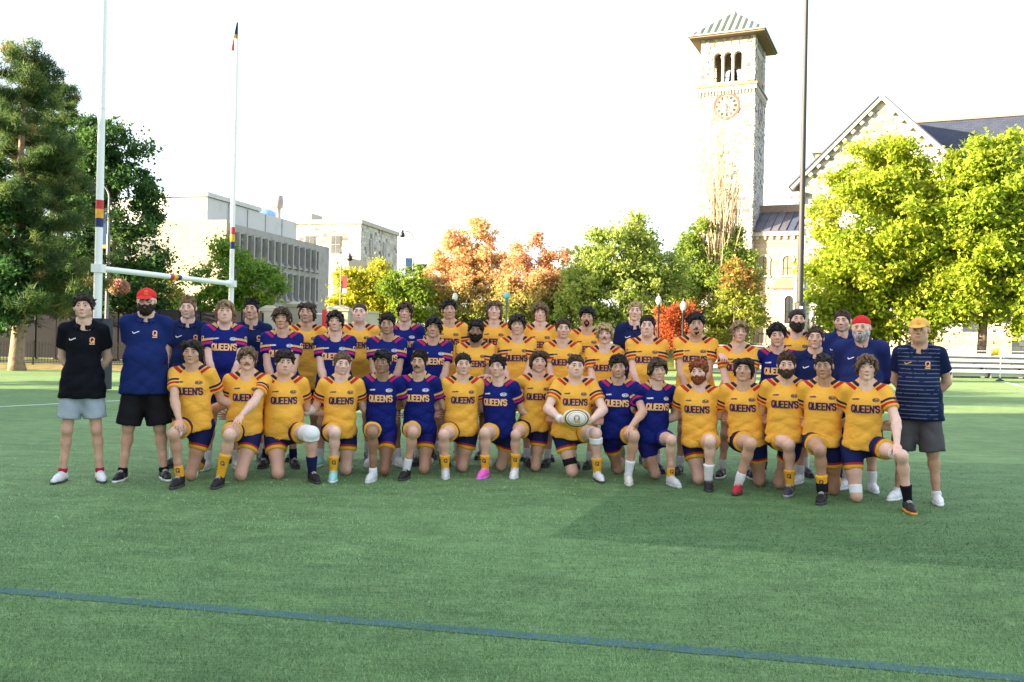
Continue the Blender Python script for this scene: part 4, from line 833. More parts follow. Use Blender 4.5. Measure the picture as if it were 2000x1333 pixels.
# hanging flower basket on the first lamp
bp = at(233, 562, 38); t = empty('hanging_basket', (bp.x, 37.95, bp.z - .35), 0, 'round hanging basket of pink flowers on the street lamp', 'flower basket')
q = MB(); q.lathe([(.12, -.05), (.28, .1), (.34, .3)], 12); q.build('basket', M_IRON, t)
rg = np.random.default_rng(3); N = 2600; dv = rg.normal(0, 1, (N, 3)); dv /= np.linalg.norm(dv, axis=1)[:, None]; pos = dv * rg.uniform(.75, 1, (N, 1)) * np.array([.44, .42, .34]) + np.array([0, 0, .36])
link(bpy.data.objects.new('flowers', leaves_mesh('flowers', pos, .07, palette_cols([(.75, .3, .3), (.8, .45, .38), (.7, .45, .3), (.2, .33, .08)], [4, 3, 1.5, 2], N, rg), rg)), t)
q = MB(); q.tube([(-.42, 0, .95), (0, 0, .95)], .02, 6); q.tube([(0, 0, .95), (0, 0, .6)], .01, 5); q.build('bracket', M_IRON, t)
# post-top acorn lamps
M_GLOBE = mat('opal_globe', (.6, .6, .58), .25, .02, spec=.5)
def acorn(px, top, d, label, blue=False):
    p = at(px, top, d); z0 = gz(p); t = empty('post_top_lamp', (p.x, d, z0), 0, label, 'lamp post', 'post-top lamps along the path'); h = p.z - z0
    q = MB(); q.lathe([(.16, 0), (.16, .25), (.10, .35), (.075, .5), (.055, h - .86), (.09, h - .80), (.10, h - .66)], 12); q.build('pole', M_DKMETAL if not blue else M_GREYMETAL, t, smooth=True)
    q = MB()
    if blue: q.lathe([(.09, h - .66), (.16, h - .58), (.19, h - .42), (.12, h - .3), (.03, h - .26)], 14); q.build('globe', mat('teal_globe', (.12, .42, .5), .3), t, smooth=True)
    else:
        q.lathe([(.09, h - .66), (.15, h - .54), (.16, h - .40), (.10, h - .24), (.04, h - .18)], 14); q.build('globe', M_GLOBE, t, smooth=True); q = MB(); q.lathe([(.06, h - .18), (.03, h - .08), (.012, h)], 8); q.build('finial', M_GREYMETAL, t, smooth=True)
acorn(889, 566, 52, 'white acorn lamp just above a back row head'); acorn(990, 562, 52, 'blue-topped lamp post between the orange maples', True)
acorn(1287, 572, 50, 'white acorn lamp post left of the other, by the red maple'); acorn(1335, 582, 47, 'white acorn lamp post right of the other, by the red maple')
# tall dark light mast
p = at(1560, 700, 44); t = empty('light_mast', (p.x, 44, 0), 0, 'very tall dark steel floodlight mast before the stone hall', 'mast')
q = MB(); q.lathe([(.24, 0), (.22, 3.6), (.15, 3.65), (.135, 9), (.10, 16), (.065, 25)], 16); q.build('pole', M_DKMETAL, t, smooth=False); q = MB(); q.box(-.3, .3, -.3, .3, 0, .06); q.build('base_plate', M_DKMETAL, t)
for i in range(3): q = MB(); q.box(-.9 + i * .65, -.4 + i * .65, -.25, .1, 24.2, 24.6); q.build('floodlight', M_DKMETAL, t)
q = MB(); q.box(-1.1, 1.1, -.06, .06, 24.0, 24.15); q.build('crossarm', M_DKMETAL, t)
q = MB(); q.box(-.06, .06, -.27, -.2, 3.3, 3.42); q.build('label_plate', M_POST, t)
p = at(1588, 690, 58); t = empty('slim_post', (p.x, 58, gz(p)), 0, 'slim grey post beside the stone wall under the maple', 'post'); q = MB(); q.tube([(0, 0, 0), (0, 0, 2.6)], .05, 8); q.build('pole', M_GREYMETAL, t); q = MB(); q.lathe([(.08, 2.6), (.08, 2.64), (.02, 2.68)], 8); q.build('cap', M_GREYMETAL, t)
# white bleachers
def bleachers():
    P, Q = at(1385, 731, 46.7), at(2160, 742, 49.5); L = (Vector((Q.x, Q.y)) - Vector((P.x, P.y))).length; rz = math.atan2(Q.y - P.y, Q.x - P.x)
    t = empty('white_bleachers', (P.x, P.y, 0), rz, 'long white slatted bleachers along the far touchline', 'bleachers'); m = mat('white_aluminium_plank', (.60, .61, .62), .45, .05, 1, rnd=.06)
    nseg = 5; sl = L / nseg
    for k in range(nseg):
        x0, x1 = k * sl + .03, (k + 1) * sl - .03
        for r in range(4): block('seat_plank', m, t, x0, x1, r * .62, r * .62 + .28, .30 + r * .28, .345 + r * .28); block('riser_plank', m, t, x0, x1, r * .62 + .30, r * .62 + .34, .36 + r * .28 - .28 + (.02 if r == 0 else 0), .56 + r * .28 - .1)
        for zz in (.78, .93, 1.08, 1.22): block('back_board', m, t, x0, x1, 2.62, 2.66, zz, zz + .11)
        for xx in (x0, x0 + sl / 2): block('upright', M_GREYMETAL, t, xx, xx + .05, 2.67, 2.72, 0, 1.42)
    for k in range(2 * nseg + 1):
        x = min(max(k * sl / 2, .02), L - .02); q = MB(); q.hexa([(x - .025, .0, .02), (x + .025, .0, .02), (x + .025, 2.6, .02), (x - .025, 2.6, .02), (x - .025, .0, .29), (x + .025, .0, .29), (x + .025, 2.6, 1.12), (x - .025, 2.6, 1.12)]); q.build('support_frame', M_GREYMETAL, t)
    q = MB(); q.tube([(0, 2.7, 1.46), (L, 2.7, 1.46)], .03, 8); q.build('top_rail', m, t)
bleachers()
# corner flag
g = ground(1953, 745); t = empty('corner_flag', (g.x, g.y, 0), 0, 'yellow corner flag on a white pole near the bleachers', 'flag')
q = MB(); q.lathe([(.2, 0), (.18, .05), (.05, .12), (.03, .16)], 12); q.build('base', M_IRON, t, smooth=True); q = MB(); q.tube([(0, 0, .1), (.02, 0, 1.66)], .016, 8); q.build('pole', M_POST, t)
q = MB(); n = 6
vs = []; fs = []
for i in range(n + 1):
    f = i / n; x = -.5 * f; y = .06 * math.sin(f * 5); vs += [(x, y, 1.66 - .12 * f), (x, y, 1.28 - .06 * f), (x, y + .008, 1.66 - .12 * f), (x, y + .008, 1.28 - .06 * f)]
for i in range(n): a = i * 4; fs += [(a, a + 4, a + 5, a + 1), (a + 2, a + 3, a + 7, a + 6), (a, a + 2, a + 6, a + 4), (a + 1, a + 5, a + 7, a + 3)]
q._add(vs, fs); q.build('flag_cloth', mat('yellow_flag', (.75, .45, .05), .7), t, smooth=True)
# ================================================================ PEOPLE: implicit surfaces turned into meshes
def V(*a): return np.array(a, dtype=np.float64)
def nrm(v): return v / (np.linalg.norm(v) + 1e-9)
class SDF:
    def __init__(s, lo, hi, h):
        s.lo = np.array(lo, float); s.h = h; s.n = np.ceil((np.array(hi, float) - s.lo) / h).astype(int) + 1
        s.ax = [(s.lo[i] + h * np.arange(s.n[i])).astype(np.float32) for i in range(3)]; s.f = np.full(s.n, .25, np.float32)
    def blk(s, lo, hi):
        a = np.clip(np.floor((lo - s.lo) / s.h).astype(int), 0, s.n); b = np.clip(np.ceil((hi - s.lo) / s.h).astype(int) + 1, 0, s.n)
        if (b <= a).any(): return None
        sl = tuple(slice(a[i], b[i]) for i in range(3))
        return sl, s.ax[0][sl[0]][:, None, None], s.ax[1][sl[1]][None, :, None], s.ax[2][sl[2]][None, None, :]
    def put(s, sl, d, k, op):
        g = s.f[sl]
        if op == 'add': hh = np.maximum(k - np.abs(g - d), 0) / k; s.f[sl] = np.minimum(g, d) - hh * hh * k * .25
        else: d = -d; hh = np.maximum(k - np.abs(g - d), 0) / k; s.f[sl] = np.maximum(g, d) + hh * hh * k * .25
    def cone(s, a, b, ra, rb, k=.02, st=None, cut=False, op='add', cuta=False):
        """tapered capsule; st=(unit axis, q): squashed by q along the axis"""
        a, b = np.array(a, float), np.array(b, float); R = max(ra, rb) + k + 2 * s.h
        r = s.blk(np.minimum(a, b) - R, np.maximum(a, b) + R)
        if r is None: return
        sl, X, Y, Z = r; mul = 1.0
        if st is not None:
            ax, q = np.array(st[0], float), st[1]; w_ = (X * ax[0] + Y * ax[1] + Z * ax[2]) * (q - 1); X, Y, Z = X + w_ * ax[0], Y + w_ * ax[1], Z + w_ * ax[2]
            a = a + (a @ ax) * (q - 1) * ax; b = b + (b @ ax) * (q - 1) * ax; mul = .5 + .5 / q
        ab_ = b - a; L2 = ab_ @ ab_ + 1e-9
        t = ((X - a[0]) * ab_[0] + (Y - a[1]) * ab_[1] + (Z - a[2]) * ab_[2]) / L2; tc = np.clip(t, 0, 1)
        d = (np.sqrt((X - a[0] - tc * ab_[0]) ** 2 + (Y - a[1] - tc * ab_[1]) ** 2 + (Z - a[2] - tc * ab_[2]) ** 2) - (ra + (rb - ra) * tc)) * mul
        if cut: d = np.maximum(d, (t - 1) * math.sqrt(L2))
        if cuta: d = np.maximum(d, -t * math.sqrt(L2))
        s.put(sl, d.astype(np.float32), k, op)
    def ell(s, c, r, k=.02, R=None, op='add'):
        c = np.array(c, float); r = np.array(r, float); m = r.max() + k + 2 * s.h; q = s.blk(c - m, c + m)
        if q is None: return
        sl, X, Y, Z = q; X, Y, Z = X - c[0], Y - c[1], Z - c[2]
        if R is not None: X, Y, Z = R[0, 0] * X + R[1, 0] * Y + R[2, 0] * Z, R[0, 1] * X + R[1, 1] * Y + R[2, 1] * Z, R[0, 2] * X + R[1, 2] * Y + R[2, 2] * Z
        k0 = np.sqrt((X / r[0]) ** 2 + (Y / r[1]) ** 2 + (Z / r[2]) ** 2); k1 = np.sqrt((X / r[0] ** 2) ** 2 + (Y / r[1] ** 2) ** 2 + (Z / r[2] ** 2) ** 2) + 1e-6
        s.put(sl, (k0 * (k0 - 1) / k1).astype(np.float32), k, op)
    def plane(s, p, n):                       # keeps the side where (x-p).n < 0
        d = (s.ax[0][:, None, None] - p[0]) * n[0] + (s.ax[1][None, :, None] - p[1]) * n[1] + (s.ax[2][None, None, :] - p[2]) * n[2]
        s.f = np.maximum(s.f, d.astype(np.float32))
    def wrinkle(s, amp, freqs, seed, mask=None):
        r = np.random.default_rng(seed); X, Y, Z = s.ax[0][:, None, None], s.ax[1][None, :, None], s.ax[2][None, None, :]; d = 0
        for fx, fy, fz, a in freqs:
            ph = r.random(3) * 7; q = .9 * np.sin(X * 9 + ph[0]) + .8 * np.sin(Z * 8 + ph[1]); d = d + a * (1.2 - 2.4 * np.sqrt(np.abs(np.sin((X * fx + Y * fy + Z * fz) * .5 + q * .9 + ph[2]))))
        if mask is not None: d = d * mask(X, Y, Z)
        s.f = s.f + (amp * d).astype(np.float32)
    def mesh(s):
        f = s.f; f[0] = f[-1] = .1; f[:, 0] = f[:, -1] = .1; f[:, :, 0] = f[:, :, -1] = .1
        ins = f < 0; c = ins.astype(np.int8); cnt = np.zeros(tuple(s.n - 1), np.int8)
        O = [(i, j, k) for i in (0, 1) for j in (0, 1) for k in (0, 1)]; n = s.n - 1
        for i, j, k in O: cnt += c[i:i + n[0], j:j + n[1], k:k + n[2]]
        act = (cnt > 0) & (cnt < 8); idx = np.argwhere(act); vid = np.full(act.shape, -1, np.int32); vid[act] = np.arange(len(idx))
        cv = np.stack([f[idx[:, 0] + i, idx[:, 1] + j, idx[:, 2] + k] for i, j, k in O], 1); acc = np.zeros((len(idx), 3), np.float32); num = np.zeros(len(idx), np.float32)
        for a in range(8):
            for b in range(a + 1, 8):
                if sum(abs(O[a][q] - O[b][q]) for q in range(3)) != 1: continue
                m = (cv[:, a] < 0) != (cv[:, b] < 0); t = np.where(m, cv[:, a] / np.where(m, cv[:, a] - cv[:, b], 1), 0)
                pt = np.array(O[a], np.float32) + t[:, None] * (np.array(O[b], np.float32) - np.array(O[a], np.float32)); acc += np.where(m[:, None], pt, 0); num += m
        v = s.lo + s.h * (idx + acc / num[:, None]); F = []
        for ax in range(3):
            u, w_ = [(1, 2), (2, 0), (0, 1)][ax]; A = [slice(None)] * 3; B = [slice(None)] * 3; A[ax] = slice(0, -1); B[ax] = slice(1, None)
            ch = ins[tuple(A)] != ins[tuple(B)]; e = np.argwhere(ch); e = e[(e[:, u] > 0) & (e[:, w_] > 0) & (e[:, u] < s.n[u] - 1) & (e[:, w_] < s.n[w_] - 1)]
            if not len(e): continue
            du = np.zeros(3, int); du[u] = 1; dw = np.zeros(3, int); dw[w_] = 1; g = lambda q: vid[q[:, 0], q[:, 1], q[:, 2]]
            quad = np.stack([g(e - du - dw), g(e - dw), g(e), g(e - du)], 1); fl = ~ins[e[:, 0], e[:, 1], e[:, 2]]; quad[fl] = quad[fl][:, ::-1]; F.append(quad)
        F = np.concatenate(F); return v, F[(F >= 0).all(1)]

def drop(v, f, hid):
    f = f[~hid[f].all(1)]; u, inv = np.unique(f, return_inverse=True); return v[u], inv.reshape(-1, 4).astype(np.int32)
def join(parts):
    vs, fs, o = [], [], 0
    for v, f in parts: vs.append(v); fs.append(f + o); o += len(v)
    return np.concatenate(vs), np.concatenate(fs)

# ---------------------------------------------------------------- block letters as strokes
GL = {'Q': [[(.2, 0), (.6, 0), (.8, .2), (.8, .8), (.6, 1), (.2, 1), (0, .8), (0, .2), (.2, 0)], [(.48, .28), (.84, -.06)]], 'U': [[(0, 1), (0, .2), (.2, 0), (.6, 0), (.8, .2), (.8, 1)]],
      'E': [[(.75, 0), (0, 0), (0, 1), (.75, 1)], [(0, .52), (.6, .52)]], 'N': [[(0, 0), (0, 1), (.8, 0), (.8, 1)]], "'": [[(.1, 1.02), (.06, .74)]],
      'S': [[(0, .2), (.2, 0), (.55, 0), (.75, .2), (.75, .35), (.6, .5), (.18, .54), (0, .68), (0, .82), (.2, 1), (.55, 1), (.75, .82)]], 'O': [[(.2, 0), (.6, 0), (.8, .2), (.8, .8), (.6, 1), (.2, 1), (0, .8), (0, .2), (.2, 0)]],
      'A': [[(0, 0), (.4, 1), (.8, 0)], [(.16, .36), (.64, .36)]], 'K': [[(0, 0), (0, 1)], [(.75, 1), (0, .42)], [(.25, .6), (.8, 0)]], 'M': [[(0, 0), (0, 1), (.45, .3), (.9, 1), (.9, 0)]], 'B': [[(0, 0), (0, 1), (.55, 1), (.72, .85), (.72, .65), (.55, .52), (0, .52)], [(.55, .52), (.78, .36), (.78, .18), (.6, 0), (0, 0)]]}
ADV = {"'": .32, 'M': 1.22}
def strokes_text(txt, h, width=None):
    out = []; x = 0.0
    for ch in txt:
        for pl in GL[ch]: out.append([(x + px, py) for px, py in pl])
        x += ADV.get(ch, 1.12)
    W = x - .3; sx = (width / W) if width else h
    return [[((px - W / 2) * sx, (py - .5) * h) for px, py in pl] for pl in out]
def stroke_quads(pls, wd, step=.022):
    vs, fs = [], []
    for pl in pls:
        for (x0, y0), (x1, y1) in zip(pl[:-1], pl[1:]):
            dx, dy = x1 - x0, y1 - y0; L = math.hypot(dx, dy) or 1e-6; ux, uy = dx / L, dy / L; e = wd * .42; x0, y0, x1, y1 = x0 - ux * e, y0 - uy * e, x1 + ux * e, y1 + uy * e; L += 2 * e
            n = max(1, int(L / step)); o = len(vs)
            for i in range(n + 1):
                cx, cy = x0 + (x1 - x0) * i / n, y0 + (y1 - y0) * i / n; vs += [(cx - uy * wd / 2, cy + ux * wd / 2), (cx + uy * wd / 2, cy - ux * wd / 2)]
            fs += [(o + 2 * i, o + 2 * i + 1, o + 2 * i + 3, o + 2 * i + 2) for i in range(n)]
    return vs, fs
def project(name, layers, bvh, cx, cz, parent, mats, tilt=0.0, dirv=(0, 1, 0), org=None):
    """layers [(polylines, width, offset, material index)] laid on the cloth surface along +y"""
    V_, F_, Mi = [], [], []
    ct, s_ = math.cos(tilt), math.sin(tilt)
    for pls, wd, off, mi in layers:
        vs, fs = stroke_quads(pls, wd); o = len(V_); hit = []
        for x, z in vs:
            X, Z = cx + x * ct - z * s_, cz + x * s_ + z * ct
            if org is None: p0, dr = Vector((X, -.9, Z)), Vector((0, 1, 0))
            else: p0 = org[0] + org[1] * (x) + Vector((0, 0, 1)) * z; dr = org[2]
            loc, nn, i, ds = bvh.ray_cast(p0, dr, 1.6)
            if loc is None: hit.append(False); V_.append((0, 0, 0))
            else: hit.append(True); V_.append(tuple(loc - dr * off))
        for f in fs:
            if all(hit[i] for i in f): F_.append(tuple(i + o for i in f)); Mi.append(mi)
    if not F_: return None
    me = bpy.data.meshes.new(name); me.from_pydata(V_, [], F_)
    for m in mats: me.materials.append(m)
    me.polygons.foreach_set('material_index', Mi); me.update(); return link(bpy.data.objects.new(name, me), parent)

# ---------------------------------------------------------------- cloth and skin materials
def fabric(name, col, rough=.75, bump=.5, var=.06): return mat(name, col, rough, var, 14, bump=bump, bscale=11, spec=.06, sheen=0)
def jersey_mat(name, base, s1, s2):
    m, n, l, p = nodes_of(name, .68, .12)
    a = n.new('ShaderNodeAttribute'); a.attribute_name = 'ja'; sp = n.new('ShaderNodeSeparateXYZ'); l.new(a.outputs['Vector'], sp.inputs[0]); c, s, t = sp.outputs
    a2 = n.new('ShaderNodeAttribute'); a2.attribute_name = 'jr'; r = a2.outputs['Fac']
    def band(x, lo, hi): return mathn(n, l, 'MULTIPLY', mathn(n, l, 'GREATER_THAN', x, lo), mathn(n, l, 'LESS_THAN', x, hi))
    sh = mathn(n, l, 'MULTIPLY', mathn(n, l, 'LESS_THAN', s, .060), mathn(n, l, 'GREATER_THAN', s, -.065))
    sl = mathn(n, l, 'LESS_THAN', r, .088)
    tc = n.new('ShaderNodeTexCoord'); nz = noise(n, l, tc.outputs['Object'], 10, 4)
    cc = mixc(n, l, nz, tuple(k * .9 for k in base), tuple(min(1, k * 1.1) for k in base))
    # perforated mesh dots
    vo = n.new('ShaderNodeTexVoronoi'); vo.inputs['Scale'].default_value = 75; vo.inputs['Randomness'].default_value = .15; l.new(tc.outputs['Object'], vo.inputs['Vector'])
    cc = mixc(n, l, mathn(n, l, 'MULTIPLY', mathn(n, l, 'LESS_THAN', vo.outputs[0], .28), .12), cc, tuple(k * .55 for k in base))
    f1 = mathn(n, l, 'MAXIMUM', mathn(n, l, 'MULTIPLY', sh, band(c, -.088, -.058)), mathn(n, l, 'MULTIPLY', sl, band(t, .062, .086)))
    f2 = mathn(n, l, 'MAXIMUM', mathn(n, l, 'MULTIPLY', sh, band(c, -.045, -.015)), mathn(n, l, 'MULTIPLY', sl, band(t, .022, .048)))
    cc = mixc(n, l, f1, cc, s1); cc = mixc(n, l, f2, cc, s2); l.new(cc, p.inputs['Base Color'])
    bp = n.new('ShaderNodeBump'); bp.inputs['Strength'].default_value = .42; bp.inputs['Distance'].default_value = .03; wv = n.new('ShaderNodeTexNoise'); wv.inputs['Scale'].default_value = 9; wv.inputs['Detail'].default_value = 3; wv.inputs['Distortion'].default_value = 1.4; mpp = n.new('ShaderNodeMapping'); mpp.inputs['Scale'].default_value = (.8, .8, 1.5); mpp.inputs['Rotation'].default_value = (0, .5, 0); l.new(tc.outputs['Object'], mpp.inputs[0]); l.new(mpp.outputs[0], wv.inputs['Vector']); l.new(wv.outputs[0], bp.inputs['Height']); l.new(bp.outputs[0], p.inputs['Normal'])
    return m
YEL = (.90, .46, .062); BLU = (.006, .014, .145); NAV2 = (.018, .026, .10)
MJ = {'y': jersey_mat('gold_jersey', YEL, (.02, .022, .075), (.50, .03, .03)), 'b': jersey_mat('royal_blue_jersey', BLU, (.72, .38, .10), (.48, .02, .13))}
def shorts_mat(name, base, s1, s2):
    m, n, l, p = nodes_of(name, .7, .1); a = n.new('ShaderNodeAttribute'); a.attribute_name = 'hem'; t = a.outputs['Fac']
    tc = n.new('ShaderNodeTexCoord'); nz = noise(n, l, tc.outputs['Object'], 9, 4); cc = mixc(n, l, nz, tuple(k * .8 for k in base), tuple(k * 1.2 for k in base))
    if s1:
        cc = mixc(n, l, mathn(n, l, 'LESS_THAN', t, .030), cc, s1); b = mathn(n, l, 'MULTIPLY', mathn(n, l, 'GREATER_THAN', t, .030), mathn(n, l, 'LESS_THAN', t, .052)); cc = mixc(n, l, b, cc, s2)
    l.new(cc, p.inputs['Base Color']); bp = n.new('ShaderNodeBump'); bp.inputs['Strength'].default_value = .3; bp.inputs['Distance'].default_value = .01; l.new(noise(n, l, tc.outputs['Object'], 25, 3), bp.inputs['Height']); l.new(bp.outputs[0], p.inputs['Normal'])
    return m
MS = {'team': shorts_mat('navy_team_shorts', (.014, .018, .085), (.75, .42, .04), (.45, .03, .03)), 'teamb': shorts_mat('royal_team_shorts', (.018, .016, .15), (.75, .42, .04), (.45, .03, .03)), 'grey': shorts_mat('light_grey_shorts', (.36, .42, .48), None, None), 'black': shorts_mat('black_shorts', (.012, .012, .014), None, None), 'char': shorts_mat('charcoal_shorts', (.085, .08, .09), None, None), 'plainb': shorts_mat('plain_royal_shorts', (.02, .02, .17), None, None)}
MP = {'black': fabric('black_polo_cloth', (.008, .009, .013)), 'navy': fabric('navy_polo_cloth', (.012, .020, .080)), 'hood': fabric('navy_fleece', (.020, .030, .125), .9, .4), 'navyb': fabric('bright_navy_polo_cloth', (.012, .024, .115))}
def striped_polo():
    m, n, l, p = nodes_of('striped_navy_polo', .7, .08); tc = n.new('ShaderNodeTexCoord'); sx = n.new('ShaderNodeSeparateXYZ'); l.new(tc.outputs['Object'], sx.inputs[0])
    w_ = mathn(n, l, 'FRACT', mathn(n, l, 'ADD', mathn(n, l, 'MULTIPLY', sx.outputs[2], 26), mathn(n, l, 'MULTIPLY', noise(n, l, tc.outputs['Object'], 4, 2), .3)))
    inn = mathn(n, l, 'LESS_THAN', mathn(n, l, 'ABSOLUTE', sx.outputs[0]), .185)
    brk = mathn(n, l, 'GREATER_THAN', noise(n, l, tc.outputs['Object'], 6, 2, (3, 1, 9)), .40)
    f = mathn(n, l, 'MULTIPLY', mathn(n, l, 'MULTIPLY', mathn(n, l, 'LESS_THAN', w_, .26), inn), brk)
    l.new(mixc(n, l, f, (.010, .018, .065), (.11, .13, .20)), p.inputs['Base Color']); return m
MP['stripe'] = striped_polo()
SKIN = {'fair': (.78, .52, .42), 'light': (.73, .465, .355), 'tan': (.61, .37, .26), 'olive': (.50, .295, .195), 'brown': (.34, .19, .118), 'dark': (.22, .11, .062)}
def skin_mat(k):
    nm = 'skin_' + k
    if nm in MATS: return MATS[nm]
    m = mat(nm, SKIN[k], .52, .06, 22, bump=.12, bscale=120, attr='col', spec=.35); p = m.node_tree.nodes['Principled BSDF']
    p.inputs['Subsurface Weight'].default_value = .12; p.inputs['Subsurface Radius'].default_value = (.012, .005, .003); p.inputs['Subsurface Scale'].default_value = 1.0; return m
HAIR = {'black': (.010, .009, .009), 'dark': (.022, .015, .011), 'brown': (.055, .032, .018), 'lbrown': (.13, .080, .042), 'blond': (.36, .25, .12), 'dblond': (.22, .145, .07), 'red': (.20, .055, .016), 'grey': (.42, .41, .40)}
def hair_mat(k):
    nm = 'hair_' + k
    if nm in MATS: return MATS[nm]
    m, n, l, p = nodes_of(nm, .6, .22); tc = n.new('ShaderNodeTexCoord'); c = HAIR[k]
    f = noise(n, l, tc.outputs['Object'], 55, 5, (1, 1, .35)); l.new(ramp(n, l, f, [(.35, tuple(q * .45 for q in c)), (.5, c), (.68, tuple(min(1, q * 1.9) for q in c))]), p.inputs['Base Color'])
    bp = n.new('ShaderNodeBump'); bp.inputs['Strength'].default_value = .7; bp.inputs['Distance'].default_value = .01; l.new(noise(n, l, tc.outputs['Object'], 140, 3, (1, 1, .3)), bp.inputs['Height']); l.new(bp.outputs[0], p.inputs['Normal']); return m
M_EYE = None
def eye_mesh():
    global M_EYE
    m, n, l, p = nodes_of('eye', .15, .5); tc = n.new('ShaderNodeTexCoord'); sx = n.new('ShaderNodeSeparateXYZ'); l.new(tc.outputs['Object'], sx.inputs[0])
    r = mathn(n, l, 'SQRT', mathn(n, l, 'ADD', mathn(n, l, 'POWER', sx.outputs[0], 2), mathn(n, l, 'POWER', sx.outputs[2], 2)))
    fr = mathn(n, l, 'LESS_THAN', sx.outputs[1], 0); c = mixc(n, l, mathn(n, l, 'MULTIPLY', fr, mathn(n, l, 'LESS_THAN', r, .0062)), (.46, .43, .41), (.03, .022, .017)); l.new(c, p.inputs['Base Color'])
    q = MB(); q.lathe([(.0125 * math.sin(a), -.0125 * math.cos(a)) for a in [PI * i / 10 for i in range(1, 10)]], 14); o = q.build('eye', m, None, smooth=True); me = o.data; bpy.data.objects.remove(o); return me
EYE = eye_mesh()

# ---------------------------------------------------------------- head, hair, hat (canonical space, face toward -y, centre of the head at 0)
def head_sdf(r, fat=0.0):
    s = SDF((-.12, -.15, -.25), (.12, .15, .14), .0067); jw = r.uniform(.92, 1.08) + fat * .5; fl = r.uniform(.95, 1.06); nz = r.uniform(.9, 1.2)
    s.ell((0, .020, .036), (.076 + fat * .01, .096, .080), .02); s.ell((0, -.028, -.034), (.060 * jw, .064, .076 * fl), .035)
    s.ell((0, -.064, -.098 * fl), (.024 * jw, .024, .020), .028)
    for q in (-1, 1):
        s.ell((q * .044 * jw, -.008, -.066), (.018, .028, .024), .03); s.ell((q * .047, -.058, -.018), (.022, .018, .018), .03)
        s.ell((q * .083, .014, -.004), (.010, .019, .031), .008)
        s.ell((q * .031, -.104, .009), (.0175, .020, .0078), .012, op='sub')
    s.cone((-.034, -.082, .029), (.034, -.082, .029), .0105, .0105, .025)
    for q in (-1, 1): s.ell((q * .0315, -.0865, .0185), (.0165, .0085, .0062), .004); s.ell((q * .0315, -.0855, -.0015), (.0150, .0080, .0045), .004)
    s.cone((0, -.090, .016), (0, -.110 * (.94 + .06 * nz), -.024), .007, .0115 * nz, .012)
    for q in (-1, 1): s.ell((q * .012 * nz, -.098, -.031), (.009, .011, .008), .008)
    s.ell((0, -.089, -.058), (.023, .010, .0055), .007); s.ell((0, -.087, -.068), (.020, .011, .0065), .007); s.cone((-.02, -.103, -.0628), (.02, -.103, -.0628), .004, .004, .004, op='sub')
    nr = .061 + fat * .02; s.cone((0, .028, -.060), (0, .034, -.235), nr - .004, nr + .004, .03); s.ell((0, -.02, -.145), (.016, .02, .02), .03)
    if fat > .1: s.ell((0, -.025, -.100), (.052, .045, .034), .04); s.ell((0, -.045, -.060), (.060, .040, .040), .03)
    return s
def face_tint(v, stub, r):
    c = np.ones((len(v), 3)); x, y, z = v[:, 0], v[:, 1], v[:, 2]; f = y < -.05
    lip = np.exp(-((x / .022) ** 2) - ((z + .063) / .0085) ** 2) * f; ck = np.exp(-(((np.abs(x) - .042) / .022) ** 2) - ((z + .028) / .024) ** 2) * f; ns = np.exp(-((x / .014) ** 2) - ((z + .026) / .014) ** 2) * f
    c *= 1 - lip[:, None] * np.array([.28, .55, .50]); c *= 1 - ck[:, None] * np.array([.02, .15, .14]) * .9; c *= 1 - ns[:, None] * np.array([.02, .12, .12])
    lid = np.exp(-(((np.abs(x) - .031) / .017) ** 2) - ((z - .016) / .006) ** 2) * f; c *= 1 - lid[:, None] * np.array([.18, .24, .26])
    if stub > 0: b = ((z < -.045) & (z > -.125) & (y < .02)).astype(float) * np.clip(1 - lip * 1.5, 0, 1) * (1 - ((np.abs(x) < .012) & (z > -.055))); c *= 1 - (stub * b)[:, None] * np.array([.52, .48, .42])
    return c
def scalp_pts(n, r, zmin=-.02):
    out = []
    while len(out) < n:
        d = nrm(r.normal(0, 1, 3)); p = V(0, .020, .036) + d * V(.080, .100, .084)
        if p[2] > hairline(p[1], zmin): out.append((p, d))
    return out
def hairline(y, zmin=0): return float(np.interp(y, [-.12, -.07, -.052, -.035, .0, .03, .07, .12], [.064, .060, .045, -.004, -.020, -.050, -.080, -.09]))
